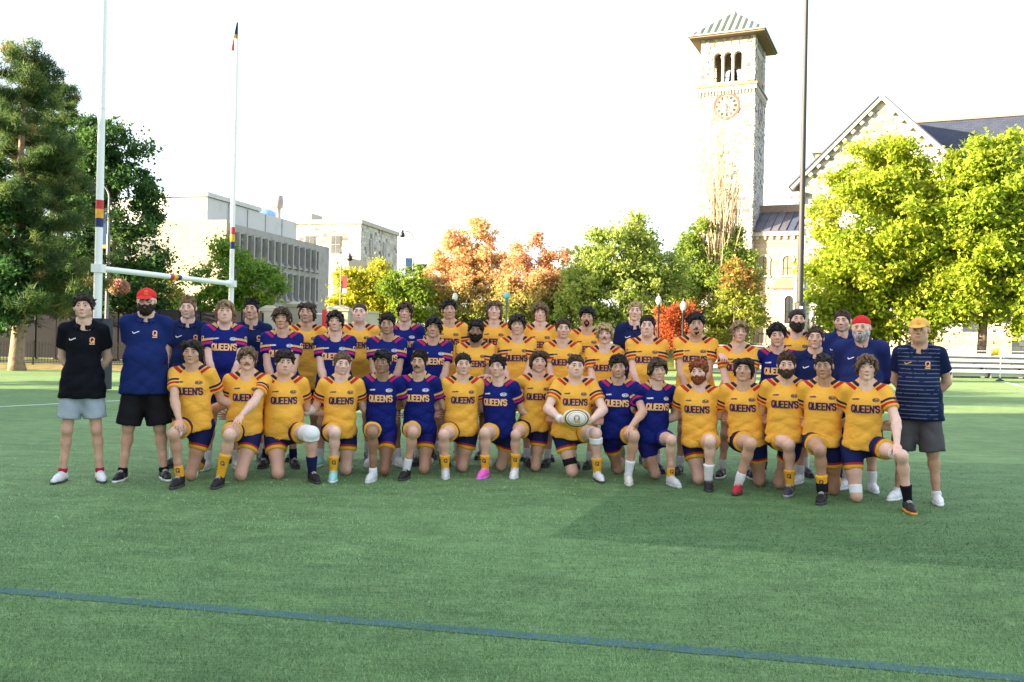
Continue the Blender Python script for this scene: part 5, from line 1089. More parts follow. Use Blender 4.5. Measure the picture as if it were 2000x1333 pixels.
def hair_sdf(style, r):
    big = style in ('long', 'mullet', 'wavy', 'mop', 'curly', 'bigcurly', 'slick'); s = SDF((-.16, -.17, -.22 if style in ('long', 'mullet', 'wavy') else -.13), (.16, .19, .20), .0074)
    th = {'buzz': .004, 'short': .011, 'crop': .015, 'quiff': .012, 'slick': .014, 'mop': .012, 'curly': .011, 'bigcurly': .015, 'wavy': .013, 'long': .013, 'mullet': .014, 'fade': .006}[style]
    s.ell((0, .022, .038), (.077 + th * .8, .097 + th * .8, .081 + th), .01)
    Y = s.ax[1]; hl = np.interp(Y, [-.14, -.095, -.075, -.055, -.038, .0, .03, .07, .12], [.066, .064, .058, .045, -.006, -.022, -.055, -.085, -.092]).astype(np.float32)
    X = s.ax[0]; d = hl[None, :, None] - s.ax[2][None, None, :] - .012 * np.cos(np.clip(X / .05, -1, 1) * PI / 2 * 2)[:, None, None] * (Y < -.05)[None, :, None] * 0
    s.f = np.maximum(s.f, d.astype(np.float32) + 0 * s.f)
    T = lambda p, q, a, b, k=.007: s.cone(p, q, a, b, k)
    n = {'buzz': 0, 'fade': 60, 'short': 200, 'crop': 200, 'quiff': 220, 'slick': 180, 'mop': 330, 'curly': 300, 'bigcurly': 380, 'wavy': 330, 'long': 300, 'mullet': 300}[style]
    for p, dr in scalp_pts(n, r):
        j = r.normal(0, 1, 3); top = max(0, dr[2])
        if style in ('curly', 'bigcurly', 'fade'):
            if style == 'fade' and p[2] < .05: continue
            L = (.016 if style != 'bigcurly' else .025) * r.uniform(.5, 1.3) * (.45 + .75 * max(0, dr[2])); c = p + dr * L * .8 + j * .004; fr = V(0, -.012, -.004) if p[1] < -.03 else 0; T(p, c + fr, .008, .0085 * r.uniform(.8, 1.3), .009); T(c + fr, c + fr + j * .006, .0085, .006, .006)
        elif style in ('short', 'crop'): q = p + dr * .008 + V(0, -.020, .012 * top) * r.uniform(.6, 1.2) + j * .005; T(p, q, .008, .004)
        elif style == 'quiff':
            if p[2] > .06: q = p + dr * .012 + V(.010, -.020, .030 * top) * r.uniform(.6, 1.2) + j * .005
            else: q = p + dr * .004 + V(0, .008, -.012)
            T(p, q, .009, .004)
        elif style == 'slick': q = p + dr * .008 + V(0, .045, -.004) * r.uniform(.6, 1.2) + j * .004; T(p, q, .009, .004)
        elif style == 'mop':
            fw = V(r.normal(0, .01), -.048, -.006) if p[1] < .03 else V(0, .01, -.03); sd = V(np.sign(p[0]) * .004, 0, -.012) if abs(p[0]) > .05 else 0
            m = p + dr * (.006 + .014 * top) + fw * .55 + j * .004; q = m + fw * .55 + sd + V(0, 0, -.022) + j * .005; T(p, m, .0078, .0072, .010); T(m, q, .0072, .0030, .006)
        elif style in ('wavy', 'long', 'mullet'):
            ln = {'wavy': .040, 'long': .085, 'mullet': .05}[style]
            if p[1] < -.02 and p[2] > .06:
                sd = np.sign(p[0] + .015); fw = V(sd * .040, -.022, .002) if style != 'mullet' else V(r.normal(0, .008), -.038, -.008); m = p + dr * .018 + fw * .6; q = m + fw * .5 + V(sd * .006 if style != 'mullet' else 0, 0, -.030) + j * .005
            else: m = p + dr * (.005 + .010 * top) + V(0, .008, -.022) + j * .004; bk = 1.9 if (style == 'mullet' and p[1] > .02) else 1.0; q = m + V(np.sign(p[0]) * .004, .012, -ln * bk * (1.1 - .5 * top)) + j * .008
            T(p, m, .008, .0078, .010); T(m, q, .0078, .0035, .006)
    if style in ('long', 'wavy'):
        for q in (-1, 1): s.ell((q * .080, .035, -.012), (.011, .038, .045 if style == 'wavy' else .085), .02)
        s.ell((0, .085, -.05), (.07, .03, .07 if style == 'wavy' else .11), .03)
    if style == 'mullet':
        s.ell((0, .075, -.085), (.075, .03, .075), .03)
    v, f = s.mesh(); return drop(v, f, ((v[:, 0] / .070) ** 2 + ((v[:, 1] - .016) / .092) ** 2 + ((v[:, 2] - .030) / .078) ** 2 < 1) | ((np.abs(v[:, 0]) < .05) & (np.abs(v[:, 1]) < .06) & (v[:, 2] < .03)))      # nothing is kept inside the skull
def brows(hair_dark, r):
    s = SDF((-.07, -.12, .0), (.07, -.05, .06), .0045)
    for q in (-1, 1): s.cone((q * .014, -.0965, .031), (q * .034, -.0935, .0345), .0045, .0045, .004); s.cone((q * .034, -.0935, .0345), (q * .050, -.080, .030), .0045, .003, .004)
    return s.mesh()
def beard_sdf(kind, r):
    s = SDF((-.1, -.15, -.19), (.1, .06, .02), .005)
    if kind in ('full', 'big', 'trim'):
        t = {'full': .008, 'big': .016, 'trim': .004}[kind]
        s.ell((0, -.030, -.050), (.062 + t * .7, .068 + t, .078 + t), .02); s.ell((0, -.062, -.100 - t * .6), (.034 + t, .030 + t * .6, .026 + t), .03)
        for q in (-1, 1): s.ell((q * .052, -.004, -.062), (.022 + t * .5, .028, .032), .03)
        X, Y, Z = s.ax[0][:, None, None], s.ax[1][None, :, None], s.ax[2][None, None, :]
        line_ = -.048 + .9 * np.maximum(np.abs(X) - .030, 0); s.f = np.maximum(s.f, (Z - line_).astype(np.float32) + 0 * s.f)
        s.ell((0, -.115, -.062), (.021, .034, .0085), .006, op='sub')
        s.cone((-.024, -.090, -.056), (0, -.100, -.047), .006, .007, .006); s.cone((.024, -.090, -.056), (0, -.100, -.047), .006, .007, .006)
        s.plane((0, .012, 0), (0, 1, 0))
    if kind in ('goatee', 'mgoatee'): s.ell((0, -.078, -.098), (.020, .018, .020), .01); 
    if kind in ('goatee', 'stache', 'mgoatee'):
        for q in (-1, 1): s.cone((q * .026, -.089, -.060), (0, -.101, -.0475), .0045, .0058, .006)
    if kind == 'goatee':
        for q in (-1, 1): s.cone((q * .027, -.087, -.060), (q * .020, -.082, -.094), .005, .006, .006)
    s.wrinkle(.0016, [(160, 60, 90, 1), (90, 150, 130, 1)], int(r.integers(1e6))); return s.mesh()
def cap_sdf(kind):
    s = SDF((-.13, -.22, -.06), (.13, .15, .16), .0055); s.ell((0, .022, .046), (.088, .106, .088), .01); s.plane((0, 0, .030 if kind == 'cap' else .034), (0, -.18, -1))
    if kind == 'cap': s.ell((0, -.118, .036), (.072, .082, .009), .008, np.array(Matrix.Rotation(math.radians(14), 3, 'X'))); s.ell((0, .022, .135), (.010, .010, .006), .006)
    else: s.ell((0, .115, .02), (.03, .03, .02), .02)
    return s.mesh()

# ---------------------------------------------------------------- hands, shoes
def hand_mesh(wr, d, n, side, curl=.5, spread=1.0):
    """wr wrist, d finger direction, n palm normal, side: direction of the thumb"""
    d = nrm(d); n = nrm(n - d * (n @ d)); sd = nrm(np.cross(d, n)); sd = sd if sd @ side > 0 else -sd
    c = wr + d * .08; s = SDF(c - .15, c + .15, .0077); P = lambda a, b, e: wr + d * a + sd * b + n * e
    s.cone(P(-.03, 0, 0), P(.03, 0, 0), .026, .028, .02, (n, 1.35)); s.cone(P(.03, .016, .0), P(.085, .026, .0), .024, .017, .02, (n, 1.3)); s.cone(P(.03, -.014, 0), P(.082, -.026, 0), .024, .016, .02, (n, 1.3))
    for b, L, sp in ((.031, .070, .10), (.011, .078, .03), (-.010, .072, -.04), (-.030, .056, -.12)):
        p0 = P(.078, b, 0); cu = curl; dd = nrm(d + sd * sp * spread); p = p0
        for q, l in enumerate((.45, .30, .25)):
            a = cu * (q + .4) * .75; e = p + (dd * math.cos(a) + n * math.sin(a)) * L * l; s.cone(p, e, .0092 - .0008 * q, .0086 - .0010 * q, .004); p = e
    t0 = P(.018, .024, .006); t1 = P(.055, .052, .018 + .01 * curl); t2 = P(.088, .058, .026 + .03 * curl); s.cone(t0, t1, .014, .0115, .012); s.cone(t1, t2, .0115, .0085, .005)
    return s.mesh()
SHOE = {}
def shoe_meshes(key, upper, sole):
    if key in SHOE: return SHOE[key]
    s = SDF((-.07, -.24, -.01), (.07, .11, .16), .0065)
    s.cone((0, .045, .046), (.004, -.09, .040), .038, .040, .02); s.cone((.004, -.09, .038), (.002, -.175, .030), .041, .028, .02); s.cone((0, .035, .05), (0, .030, .100), .040, .043, .02, None, True)
    s.cone((0, -.02, .075), (0, -.10, .055), .026, .024, .02); s.plane((0, 0, .016), (0, 0, -1)); u = np_mesh('shoe', *s.mesh()); u.materials.append(upper)
    s = SDF((-.07, -.25, -.012), (.07, .12, .05), .006); s.cone((0, .045, .012), (.004, -.085, .012), .041, .046, .02); s.cone((.004, -.085, .012), (.002, -.180, .016), .046, .031, .02); s.plane((0, 0, .024), (0, 0, 1)); s.plane((0, 0, .0), (0, 0, -1)); so = np_mesh('sole', *s.mesh()); so.materials.append(sole)
    q = MB()
    for i in range(5): y = -.035 - i * .020; z = .100 - i * .0085; q.tube([(-.022, y, z - .008), (0, y - .004, z + .004), (.022, y, z - .008)], .0035, 5)
    o = q.build('laces', M_LACE, None); la = o.data; bpy.data.objects.remove(o); SHOE[key] = (u, so, la); return SHOE[key]
M_LACE = mat('pale_laces', (.6, .6, .6), .8)
SC = {'white': ((.72, .73, .74), (.66, .67, .68)), 'whiteblk': ((.70, .71, .72), (.05, .05, .05)), 'black': ((.014, .014, .016), (.05, .05, .05)), 'blkwht': ((.014, .014, .016), (.66, .66, .66)), 'teal': ((.30, .62, .58), (.6, .64, .62)), 'pink': ((.85, .12, .50), (.55, .2, .7)), 'red': ((.42, .02, .03), (.04, .04, .045)), 'grey': ((.55, .57, .58), (.5, .5, .5)), 'cream': ((.62, .60, .52), (.5, .5, .42)), 'orange': ((.03, .03, .03), (.75, .28, .04)), 'navy': ((.05, .045, .07), (.3, .3, .33))}
def place_shoe(parent, key, ankle, fwd, pitch=0.0):
    u, so, la = shoe_meshes(key, mat('shoe_' + key, SC[key][0], .5, .1, 30, bump=.2), mat('sole_' + key, SC[key][1], .6))
    f = nrm(V(fwd[0], fwd[1], 0)); rz = math.atan2(f[0], -f[1]); M = Matrix.Translation(Vector(ankle)) @ Matrix.Rotation(rz, 4, 'Z') @ Matrix.Rotation(pitch, 4, 'X') @ Matrix.Translation((0, -.025, -.085))
    o = link(bpy.data.objects.new('shoe', u), parent); o.matrix_local = M
    for n_, me in (('sole', so), ('laces', la)): c = link(bpy.data.objects.new(n_, me), o)
    return o
def simple(name, v, f, m, parent, attrs=()):
    me = np_mesh(name, v, f); me.materials.append(m)
    for nm, c, ty in attrs: vcol(me, nm, c, ty)
    return link(bpy.data.objects.new(name, me), parent)
# ================================================================ THE TEAM
def ik(a, t, l1, l2, pole):
    v = t - a; D = np.linalg.norm(v); D2 = min(D, (l1 + l2) * .995); u = v / (D + 1e-9); t = a + u * D2
    x = (l1 * l1 - l2 * l2 + D2 * D2) / (2 * D2); h = math.sqrt(max(l1 * l1 - x * x, 0)); p = pole - u * (pole @ u); return a + u * x + nrm(p) * h, t
FRONT = np.array([(300, 8.9), (377, 9.03), (556, 9.42), (668, 9.58), (820, 9.85), (973, 10.0), (1125, 9.95), (1283, 9.7), (1454, 9.33), (1610, 8.85), (1693, 8.6), (1800, 8.4)])
fd = lambda px: float(np.interp(px, FRONT[:, 0], FRONT[:, 1]))
HTH = {'buzz': .008, 'fade': .02, 'short': .018, 'crop': .02, 'quiff': .032, 'slick': .02, 'mop': .03, 'curly': .04, 'bigcurly': .052, 'wavy': .032, 'long': .028, 'mullet': .03, 'cap': .018, 'bandana': .014}
PEOPLE_N = 0
FOLDS = [(10, 20, 42, 1.0), (28, 12, -34, .8), (-22, 16, 55, .6)]
def person(px, top, kit, label, group, pose='stand', d=None, hair=('short', 'brown'), skin='light', beard=None, stub=0.0, bulk=1.0, fat=0.0, shorts='team', shoes='white', socks=('white', .30), arms=('front', 'front'), raise_=None, knee=None, foot=None, dknee=None, yaw=0.0, hyaw=0.0, htilt=0.0, hroll=0.0, hat=None, bands=(), stance=.13, feet=None, lean=0.0, vox=.0148, hem=None, extra=None, shoe_b=None):
    global PEOPLE_N
    PEOPLE_N += 1; r = np.random.default_rng(1000 + PEOPLE_N); d = d or fd(px)
    P = at(px, top, d); root = empty('person', (P.x, P.y, 0), 0, label, 'person', group)
    face = math.atan2(-P.x, P.y) * .8; rz = face + math.radians(yaw); root.rotation_euler = (0, 0, rz); cr, sr = math.cos(-rz), math.sin(-rz)
    loc = lambda w_: V(cr * (w_[0] - P.x) - sr * (w_[1] - P.y), sr * (w_[0] - P.x) + cr * (w_[1] - P.y), w_[2])
    hyaw = hyaw or r.uniform(-7, 7); hroll = hroll or r.uniform(-3.5, 3.5); htilt = htilt or r.uniform(-4, 4)
    style = hat or hair[0]; ztop = P.z - HTH[style]; hc = V(0, -.03, ztop - .110); shz = hc[2] - .203 - .008 * bulk
    b = bulk; kn = {}; an = {}; sh = {}; hip = {}; hw = .174 * (.55 + .45 * b)
    if pose == 'stand':
        H = ztop; hz = .515 * H; py = .02
        for i, s in enumerate((-1, 1)):
            hip[s] = V(s * .086, py, hz); ax = s * stance if feet is None else loc(ground(feet[i], 0.5 + feet[2]))[0]
            an[s] = V(ax, .06, .085); kn[s] = V((hip[s][0] * .45 + ax * .55), py - .005, .282 * H)
        fwd = {s: V(s * .25, -1, 0) for s in (-1, 1)}
    else:
        hz = max(.43, shz - .515); py = .07; dn = -raise_
        F = loc(ground(*foot)); kd = at(*knee, at_d := ground(*foot).y + .02); K = loc(kd); Dk = loc(ground(*dknee)); Dk[2] = .068
        for s in (-1, 1): hip[s] = V(s * .09, py, hz)
        an[raise_] = V(F[0], F[1] + .13, .085); kn[raise_] = V(K[0], F[1] + .06, max(.40, min(K[2], .50)))
        v = Dk - hip[dn]; L = np.linalg.norm(v)
        kn[dn] = Dk; an[dn] = Dk + V(Dk[0] * .12, .38, .045); fwd = {raise_: V((F[0] - hip[raise_][0]) * .25 + raise_ * .12, -1, 0), dn: V(0, -1, 0)}
    for s in (-1, 1): sh[s] = V(s * hw, .01 + lean * 0, shz)
    if lean:                                   # sideways shift of the pelvis under the shoulders
        for s in (-1, 1): hip[s][0] += lean
    pc = V(lean, py, hz); l1, l2 = .315, .265
    el = {}; wr = {}; hd = {}
    for i, s in enumerate((-1, 1)):
        m = arms[i]
        if m == 'back': t = V(s * .05, .20, hz + .06); pole = V(s, .25, -.1); h = (V(-s * .8, .1, -.4), V(0, 1, 0), V(0, 0, 1), .6)
        elif m == 'hug': t = V(s * .50, .20, shz - .36); pole = V(s * .1, .5, -1); h = (V(s, .1, .2), V(0, -1, 0), V(0, 0, 1), .5)
        elif m == 'front': t = V(s * .06, -.20, hz - .05); pole = V(s, .5, -.1); h = (V(-s * .5, -.15, -.8), V(0, 1, 0), V(0, -1, .3), .6)
        elif m == 'side': t = V(s * (hw + .07), -.02, hz - .06); pole = V(s * .3, 1, 0); h = (V(0, -.1, -1), V(-s, 0, 0), V(0, -1, 0), .45)
        elif m == 'knee':
            kk = kn[raise_]; t = kk + V(-.04 * raise_, .055, .088); pole = V(s * 1.0, .45, -.25); h = (nrm(V((kk[0] - sh[s][0]) * .5, -.8, -.35)), V(0, -.2, -1), V(-s, 0, 0), .75)
        elif m == 'wide': t = V(s * .56, .16, shz + .03); pole = V(0, .3, -1); h = (V(s * .8, -.5, -.25), V(0, -.2, -1), V(0, -1, 0), .7)
        elif m == 'ball': t = V(s * .150, -.345, BALLZ - .03); pole = V(s, .3, -.4); h = (V(-s * .35, -.62, .18), V(-s * .75, .42, 0), V(0, 0, 1), .55)
        elif isinstance(m, tuple): t = loc(at(*m[:3])); pole = V(s * .4, .4, -1); h = (V(m[3], -.75, -.55), V(0, .1, -1), V(-s, 0, 0), .7)
        el[s], wr[s] = ik(sh[s], t, l1, l2, pole); hd[s] = h
    # ---- body
    pts = np.array([*hip.values(), *kn.values(), *an.values(), *sh.values(), *el.values(), *wr.values()]); lo, hi = pts.min(0) - .14, pts.max(0) + .14; lo[2] = min(lo[2], -.01)
    B = SDF(lo, hi, vox * 1.28)
    B.ell((0, .01, shz - .15), (.145 * b, .104 * b, .17), .05); B.ell((pc[0] * .5, py * .6 + .01, (hz + shz) / 2 - .05), (.120 * b, .092 * b, .2), .06); B.ell((pc[0], py, hz), (.135 * b, .108 * b, .12), .06)
    B.cone((0, .032, shz - .02), (0, .022, shz + .10), .056 * b, .052 * b, .03)
    for s in (-1, 1):
        B.cone((s * .040, .03, shz + .080), (s * .150 * b, .015, shz - .01), .042, .043 * b, .04); B.cone(sh[s], el[s], .055 * b, .040 * b, .04); m = el[s] + (wr[s] - el[s]) * .25
        B.cone(el[s], m, .042 * b, .045 * b, .02); B.cone(m, wr[s], .045 * b, .027, .02)
        th = kn[s] - hip[s]; B.cone(hip[s] + th * .05, hip[s] + th * .55 + V(0, -.012, 0), .084 * b, .070 * b, .04); B.cone(hip[s] + th * .5, kn[s], .071 * b, .051 * b, .03)
        sk = an[s] - kn[s]; u = nrm(sk); bk = V(0, 1, 0) if abs(u[1]) < .7 else V(0, 0, 1); bk = nrm(bk - u * (bk @ u))
        B.ell(kn[s] - bk * .012, (.052 * b, .052 * b, .058 * b), .02); cm = kn[s] + sk * .30 + bk * .020
        B.cone(kn[s], cm, .046 * b, .050 * b, .03); B.cone(cm, kn[s] + sk * .68 + bk * .006, .050 * b, .036 * b, .03); B.cone(kn[s] + sk * .66, an[s], .039 * b, .034, .02)
    bm0 = B.mesh(); bq = bm0[0]; parts = [drop(*bm0, (bq[:, 2] > hz - .03) & (bq[:, 2] < shz - .075) & (np.abs(bq[:, 0] - pc[0] * .5) < .128 * b) & (np.abs(bq[:, 1] - .02) < .115 * b))]; bv_ = parts[0][0]; tan = np.clip((hz + .05 - bv_[:, 2]) / .2, 0, 1)[:, None] * (1 - .0); cols = [1 - tan * V(.20, .27, .31)]      # legs darkened below the hips: painted shade along with tan and hair
    hs = head_sdf(r, fat); hv, hf = hs.mesh(); hcol = face_tint(hv, stub, r)
    RH = np.array((Matrix.Rotation(math.radians(hyaw) - face * .2, 3, 'Z') @ Matrix.Rotation(math.radians(htilt), 3, 'X') @ Matrix.Rotation(math.radians(hroll), 3, 'Y')))
    TH = lambda v: (v * V(r.uniform(.99, 1.05), 1.0, .95)) @ RH.T + hc
    parts.append((TH(hv), hf)); cols.append(hcol)
    for s in (-1, 1):
        dv, n_, sd, cu = hd[s]; dv = nrm(nrm(dv) + nrm(wr[s] - el[s]) * .35); v, f = hand_mesh(wr[s], dv, np.array(n_, float), np.array(sd, float), cu); parts.append((v, f)); cols.append(np.ones((len(v), 3)) * V(1.0, .93, .92))
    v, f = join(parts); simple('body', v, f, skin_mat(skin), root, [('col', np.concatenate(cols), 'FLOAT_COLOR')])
    for s in (-1, 1):
        o = link(bpy.data.objects.new('eye', EYE), root); o.location = Vector(TH(np.array([[s * .0315, -.0815, .009]]))[0]); o.rotation_euler = (0, 0, math.radians(hyaw))
    hm = hair_mat(hair[1]); bm_ = hair_mat(hair[1] if hair[1] not in ('blond',) else 'dblond')
    if hair[0] != 'none':
        v, f = hair_sdf(hair[0] if not hat else 'buzz', r)
        if hat: kp = (v[f][:, :, 2] < .045).all(1); f = f[kp]; uq, inv = np.unique(f, return_inverse=True); v = v[uq]; f = inv.reshape(-1, 4)
        simple('hair', TH(v), f, hm, root)
    v, f = brows(0, r); simple('eyebrows', TH(v), f, bm_, root)
    if beard: v, f = beard_sdf(beard[0], r); simple('beard' if beard[0] in ('full', 'big', 'trim') else 'moustache' if beard[0] == 'stache' else 'goatee', TH(v), f, hair_mat(beard[1]), root)
    if hat:
        v, f = cap_sdf('cap' if hat == 'cap' else 'bandana'); ho = simple('cap' if hat == 'cap' else 'bandana', TH(v), f, extra['hatmat'], root)
        if hat == 'cap':
            bv = BVHTree.FromPolygons([tuple(q) for q in TH(v)], f.tolist()); project('cap_letter', [(strokes_text('Q', .034, .026), .0095, .002, 0), (strokes_text('Q', .034, .026), .0055, .004, 1)], bv, hc[0], hc[2] + .078, ho, [extra['l1'], extra['l2']])
    # ---- top
    cy = .010
    lo, hi = np.array([-.42, -.30, hz - .30]), np.array([.42, .34, shz + .20])
    for s in (-1, 1): lo = np.minimum(lo, sh[s] + (el[s] - sh[s]) * .75 - .13); hi = np.maximum(hi, sh[s] + (el[s] - sh[s]) * .75 + .13)
    longs = kit == 'hood'
    if longs: lo = np.minimum(lo, pts.min(0) - .12); hi = np.maximum(hi, np.array([*el.values(), *wr.values()]).max(0) + .12)
    J = SDF(lo, hi, vox)
    J.ell((0, .01, shz - .14), (.160 * b, .116 * b, .175), .05); J.ell((0, -.040, shz - .13), (.125 * b, .078 * b, .085), .05)
    z_h = hem if hem is not None else (hz - .11 if pose == 'stand' else hz - .01); hmid = (hz + shz) / 2 - .04; wl = .146 * b + fat * .05
    tilt = 0.0 if pose == 'stand' else .25
    J.ell((pc[0] * .5, py * .5, hmid), (wl, .112 * b + fat * .07, .22), .06)
    if fat > .1: J.ell((pc[0] * .6, py * .5 - .05, hmid - .04), (.14 * b, .11 * b, .15), .08)
    J.cone((pc[0] * .6, py * .6, hmid - .02), (pc[0], py, z_h - .25), wl, .168 * b + fat * .04, .06, ((0, 1, 0), 1.18))
    J.ell((pc[0], py, hz), (.166 * b + fat * .03, .140 * b + fat * .04, .15), .06)
    if pose == 'stand':
        for s in (-1, 1): J.cone(hip[s] + V(0, 0, .10), hip[s] + (kn[s] - hip[s]) * .6, .102 * b, .112 * b + (.008 if shorts in ('grey', 'black', 'char') else 0), .06)
    hn = nrm(V(0, tilt, -1)); 
    J.plane(np.array([0, py, z_h]), hn)
    selen = .19
    for s in (-1, 1):
        J.cone((s * .050, .03, shz + .074), (s * .150 * b, .015, shz - .014), .044, .050 * b, .04); ud = nrm(el[s] - sh[s]); se = sh[s] + ud * selen
        if longs: J.cone(sh[s], el[s], .080 * b, .066 * b, .05); J.cone(el[s], wr[s], .064 * b, .046, .03)
        else: J.cone(sh[s] - ud * .0, se, .062 * b, .062 * b + .006, .05, None, True)
    collar = kit in ('black', 'navy', 'navyb', 'stripe')
    if collar: J.ell((0, -.020, shz + .105), (.068, .072, .062), .012, op='sub'); J.cone((0, -.05, shz + .09), (0, -.16, shz - .050), .050, .014, .01, op='sub')
    elif longs: J.cone((0, .03, shz + .03), (0, .015, shz + .115), .082, .076, .03); J.ell((0, .10, shz + .05), (.12, .06, .075), .05); J.cone((0, .0, shz + .09), (0, -.005, shz + .2), .062, .066, .008, op='sub'); J.cone((0, -.06, shz + .14), (0, -.12, shz + .02), .03, .006, .01, op='sub')
    else: J.ell((0, -.030, shz + .122), (.078, .080, .086), .012, op='sub')
    lowmask = lambda X, Y, Z: np.clip((shz - .10 - Z) / .25, .12, 1)
    J.wrinkle(.0050 if pose == 'kneel' else .0040, FOLDS, 77 + PEOPLE_N, lowmask)
    v, f = J.mesh(); c = np.zeros((len(v), 3)); rr = np.full(len(v), 9.0)
    sg = np.where(v[:, 0] >= 0, 1, -1); ou = np.abs(v[:, 0]) - hw; uz = v[:, 2] - shz
    c[:, 0] = .62 * ou - .78 * uz + .028; c[:, 1] = -.78 * ou - .62 * uz - .0; tt = np.full(len(v), -1.0)
    for s in (-1, 1):
        ud = nrm(el[s] - sh[s]); q = v - sh[s]; t = q @ ud; rad = np.linalg.norm(q - t[:, None] * ud, axis=1); m = sg == s; tt[m] = (selen - t)[m]; rr[m] = rad[m] + np.where(v[m][:, 0] * s < hw * .55, .2, 0)
    c[:, 2] = tt
    isj = kit in ('y', 'b'); tm = MJ[kit] if isj else MP[kit]
    name = 'jersey' if isj else 'hoodie' if longs else 'polo_shirt'
    jo = simple(name, v, f, tm, root, [('ja', c, 'FLOAT_VECTOR'), ('jr', rr, 'FLOAT')] if isj else [])
    bv = BVHTree.FromPolygons([tuple(q) for q in v], f.tolist())
    if isj:
        fill, out = ((MATS_T['navy'], MATS_T['rose']) if kit == 'y' else (MATS_T['cream'], MATS_T['red']))
        tx = strokes_text("QUEEN'S", .062, .244 * (.7 + .3 * b)); tz = shz - .172
        project('lettering', [(tx, .0175, .0022, 1), (tx, .0118, .0044, 0)], bv, 0, tz, jo, [fill, out])
        sm = MATS_T['navy'] if kit == 'y' else MATS_T['pale']
        project('maker_mark', [(strokes_text('KOMBO', .011, .058), .0042, .002, 0)], bv, -.088, shz - .082, jo, [sm], .10)
        ring = [[(.032 * math.cos(a), .017 * math.sin(a)) for a in [2 * PI * i / 16 for i in range(17)]]]
        project('league_badge', [(ring, .004, .002, 0), (strokes_text('OUA', .016, .046), .0055, .003, 0)], bv, .088, shz - .085, jo, [sm])
        for s in (-1, 1):          # sleeve emblem
            if arms[0 if s < 0 else 1] in ('wide', 'hug') : continue
            ud = nrm(el[s] - sh[s]); e = sh[s] + ud * .085; sdv = nrm(V(s * .75, -.66, 0)); org = (Vector(e + sdv * .4), Vector((-sdv[1], sdv[0], 0)) * (1 if -sdv[1] > 0 else -1), Vector(-sdv))
            project('sleeve_emblem', [(strokes_text('Q', .040, .028), .0075, .002, 0)], bv, 0, 0, jo, [sm if kit == 'y' else MATS_T['cream']], org=org)
    else:
        swc = extra.get('sw', MATS_T['white']) if extra else MATS_T['white']
        sw = [[(-.028, .004), (-.022, -.008), (-.010, -.007), (.030, .011)]]
        project('chest_mark', [(sw, .007, .0022, 0)], bv, -.085, shz - .10, jo, [swc])
        if not longs and not (extra and extra.get('noQ')): project('chest_letter', [(strokes_text('Q', .044, .033), .0125, .002, 1), (strokes_text('Q', .044, .033), .0065, .004, 0), ([[(-.018, -.038), (.018, -.038)]], .010, .002, 0)], bv, .090, shz - .105, jo, [MATS_T['cream'], MATS_T['red']])
        if collar:
            C = SDF((-.16, -.18, shz - .06), (.16, .16, shz + .16), .009); ph = [math.radians(a) for a in range(18, 343, 18)]
            rg = [V(math.sin(a) * .079, .022 - math.cos(a) * .080, shz + .052 + .030 * (1 - math.cos(a)) / 2 - .02 * math.cos(a) * (math.cos(a) > 0)) for a in ph]; ou_ = [V(math.sin(a) * .100, .024 - math.cos(a) * .100, q[2] - .034) for a, q in zip(ph, rg)]
            for a, bq, c1, c2 in zip(rg[:-1], rg[1:], ou_[:-1], ou_[1:]): C.cone(a, bq, .009, .009, .006); C.cone(c1, c2, .010, .010, .012); C.cone((a + c1) / 2, (bq + c2) / 2, .009, .009, .012)
            for i_, s in ((0, 1), (-1, -1)): C.cone(rg[i_], V(s * .062, -.125, shz - .022), .010, .007, .012)
            v, f = C.mesh(); simple('collar', v, f, tm, jo)
            q = MB()
            for k in range(2): hit = bv.ray_cast(Vector((0, -.9, shz - .045 - k * .035)), Vector((0, 1, 0)), 2)[0]; hit and q.lathe([(.006, 0), (.006, .003)], 8, (0, 0, 0)) and mb_xf(q, len(q.v) - 16, Matrix.Translation(hit + Vector((0, -.004, 0))) @ Matrix.Rotation(PI / 2, 4, 'X'))
            if q.v: tag(q.build('shirt_buttons', MATS_T['dk'], jo), kind='stuff')
        if longs:
            q = MB()
            for s in (-1, 1): q.tube([(s * .035, -.105, shz + .03), (s * .040, -.140, shz - .03), (s * .042, -.146, shz - .16)], .005, 6)
            tag(q.build('drawstrings', MATS_T['dk'], jo), kind='stuff')
    # ---- shorts
    tl = {'team': .62, 'teamb': .62, 'plainb': .62, 'grey': .74, 'black': .95, 'char': 1.0}[shorts]; ends = {}
    for s in (-1, 1): ends[s] = tl if pose == 'stand' else (.52 if s == raise_ else .50)
    lo = np.array([*hip.values(), *kn.values()]).min(0) - .17; hi = np.array([*hip.values(), *kn.values()]).max(0) + .17; hi[2] = max(hi[2], hz + .22); lo[2] = max(lo[2], .05)
    S = SDF(lo, hi, vox); S.ell((pc[0], py, hz + .02), (.150 * b, .122 * b + fat * .03, .15), .06)
    E = {}
    for s in (-1, 1):
        th = kn[s] - hip[s]; e = hip[s] + th * ends[s]; E[s] = (e, nrm(th)); lw = 1.0 if pose == 'kneel' else 1.06
        S.cone(hip[s] + V(0, 0, .0), e, .098 * b, .090 * b * lw + (.01 if tl > .7 else .004), .05, None, True)
    S.wrinkle(.0035, [(40, 25, 12, 1), (20, -30, 35, .8)], 300 + PEOPLE_N)
    v, f = S.mesh(); v, f = drop(v, f, (v[:, 2] > z_h + .07) & ((pose == 'stand') | ((v[:, 1] > -.02) & (np.abs(v[:, 0] - pc[0]) < .12)))); hd_ = np.full(len(v), 9.0)
    rad = {s: np.linalg.norm(np.cross(v - hip[s], E[s][1]), axis=1) for s in (-1, 1)}
    for s in (-1, 1): m = rad[s] <= rad[-s]; hd_[m] = ((E[s][0] - v) @ E[s][1])[m]
    so = simple('shorts', v, f, MS[shorts], root, [('hem', hd_, 'FLOAT')])
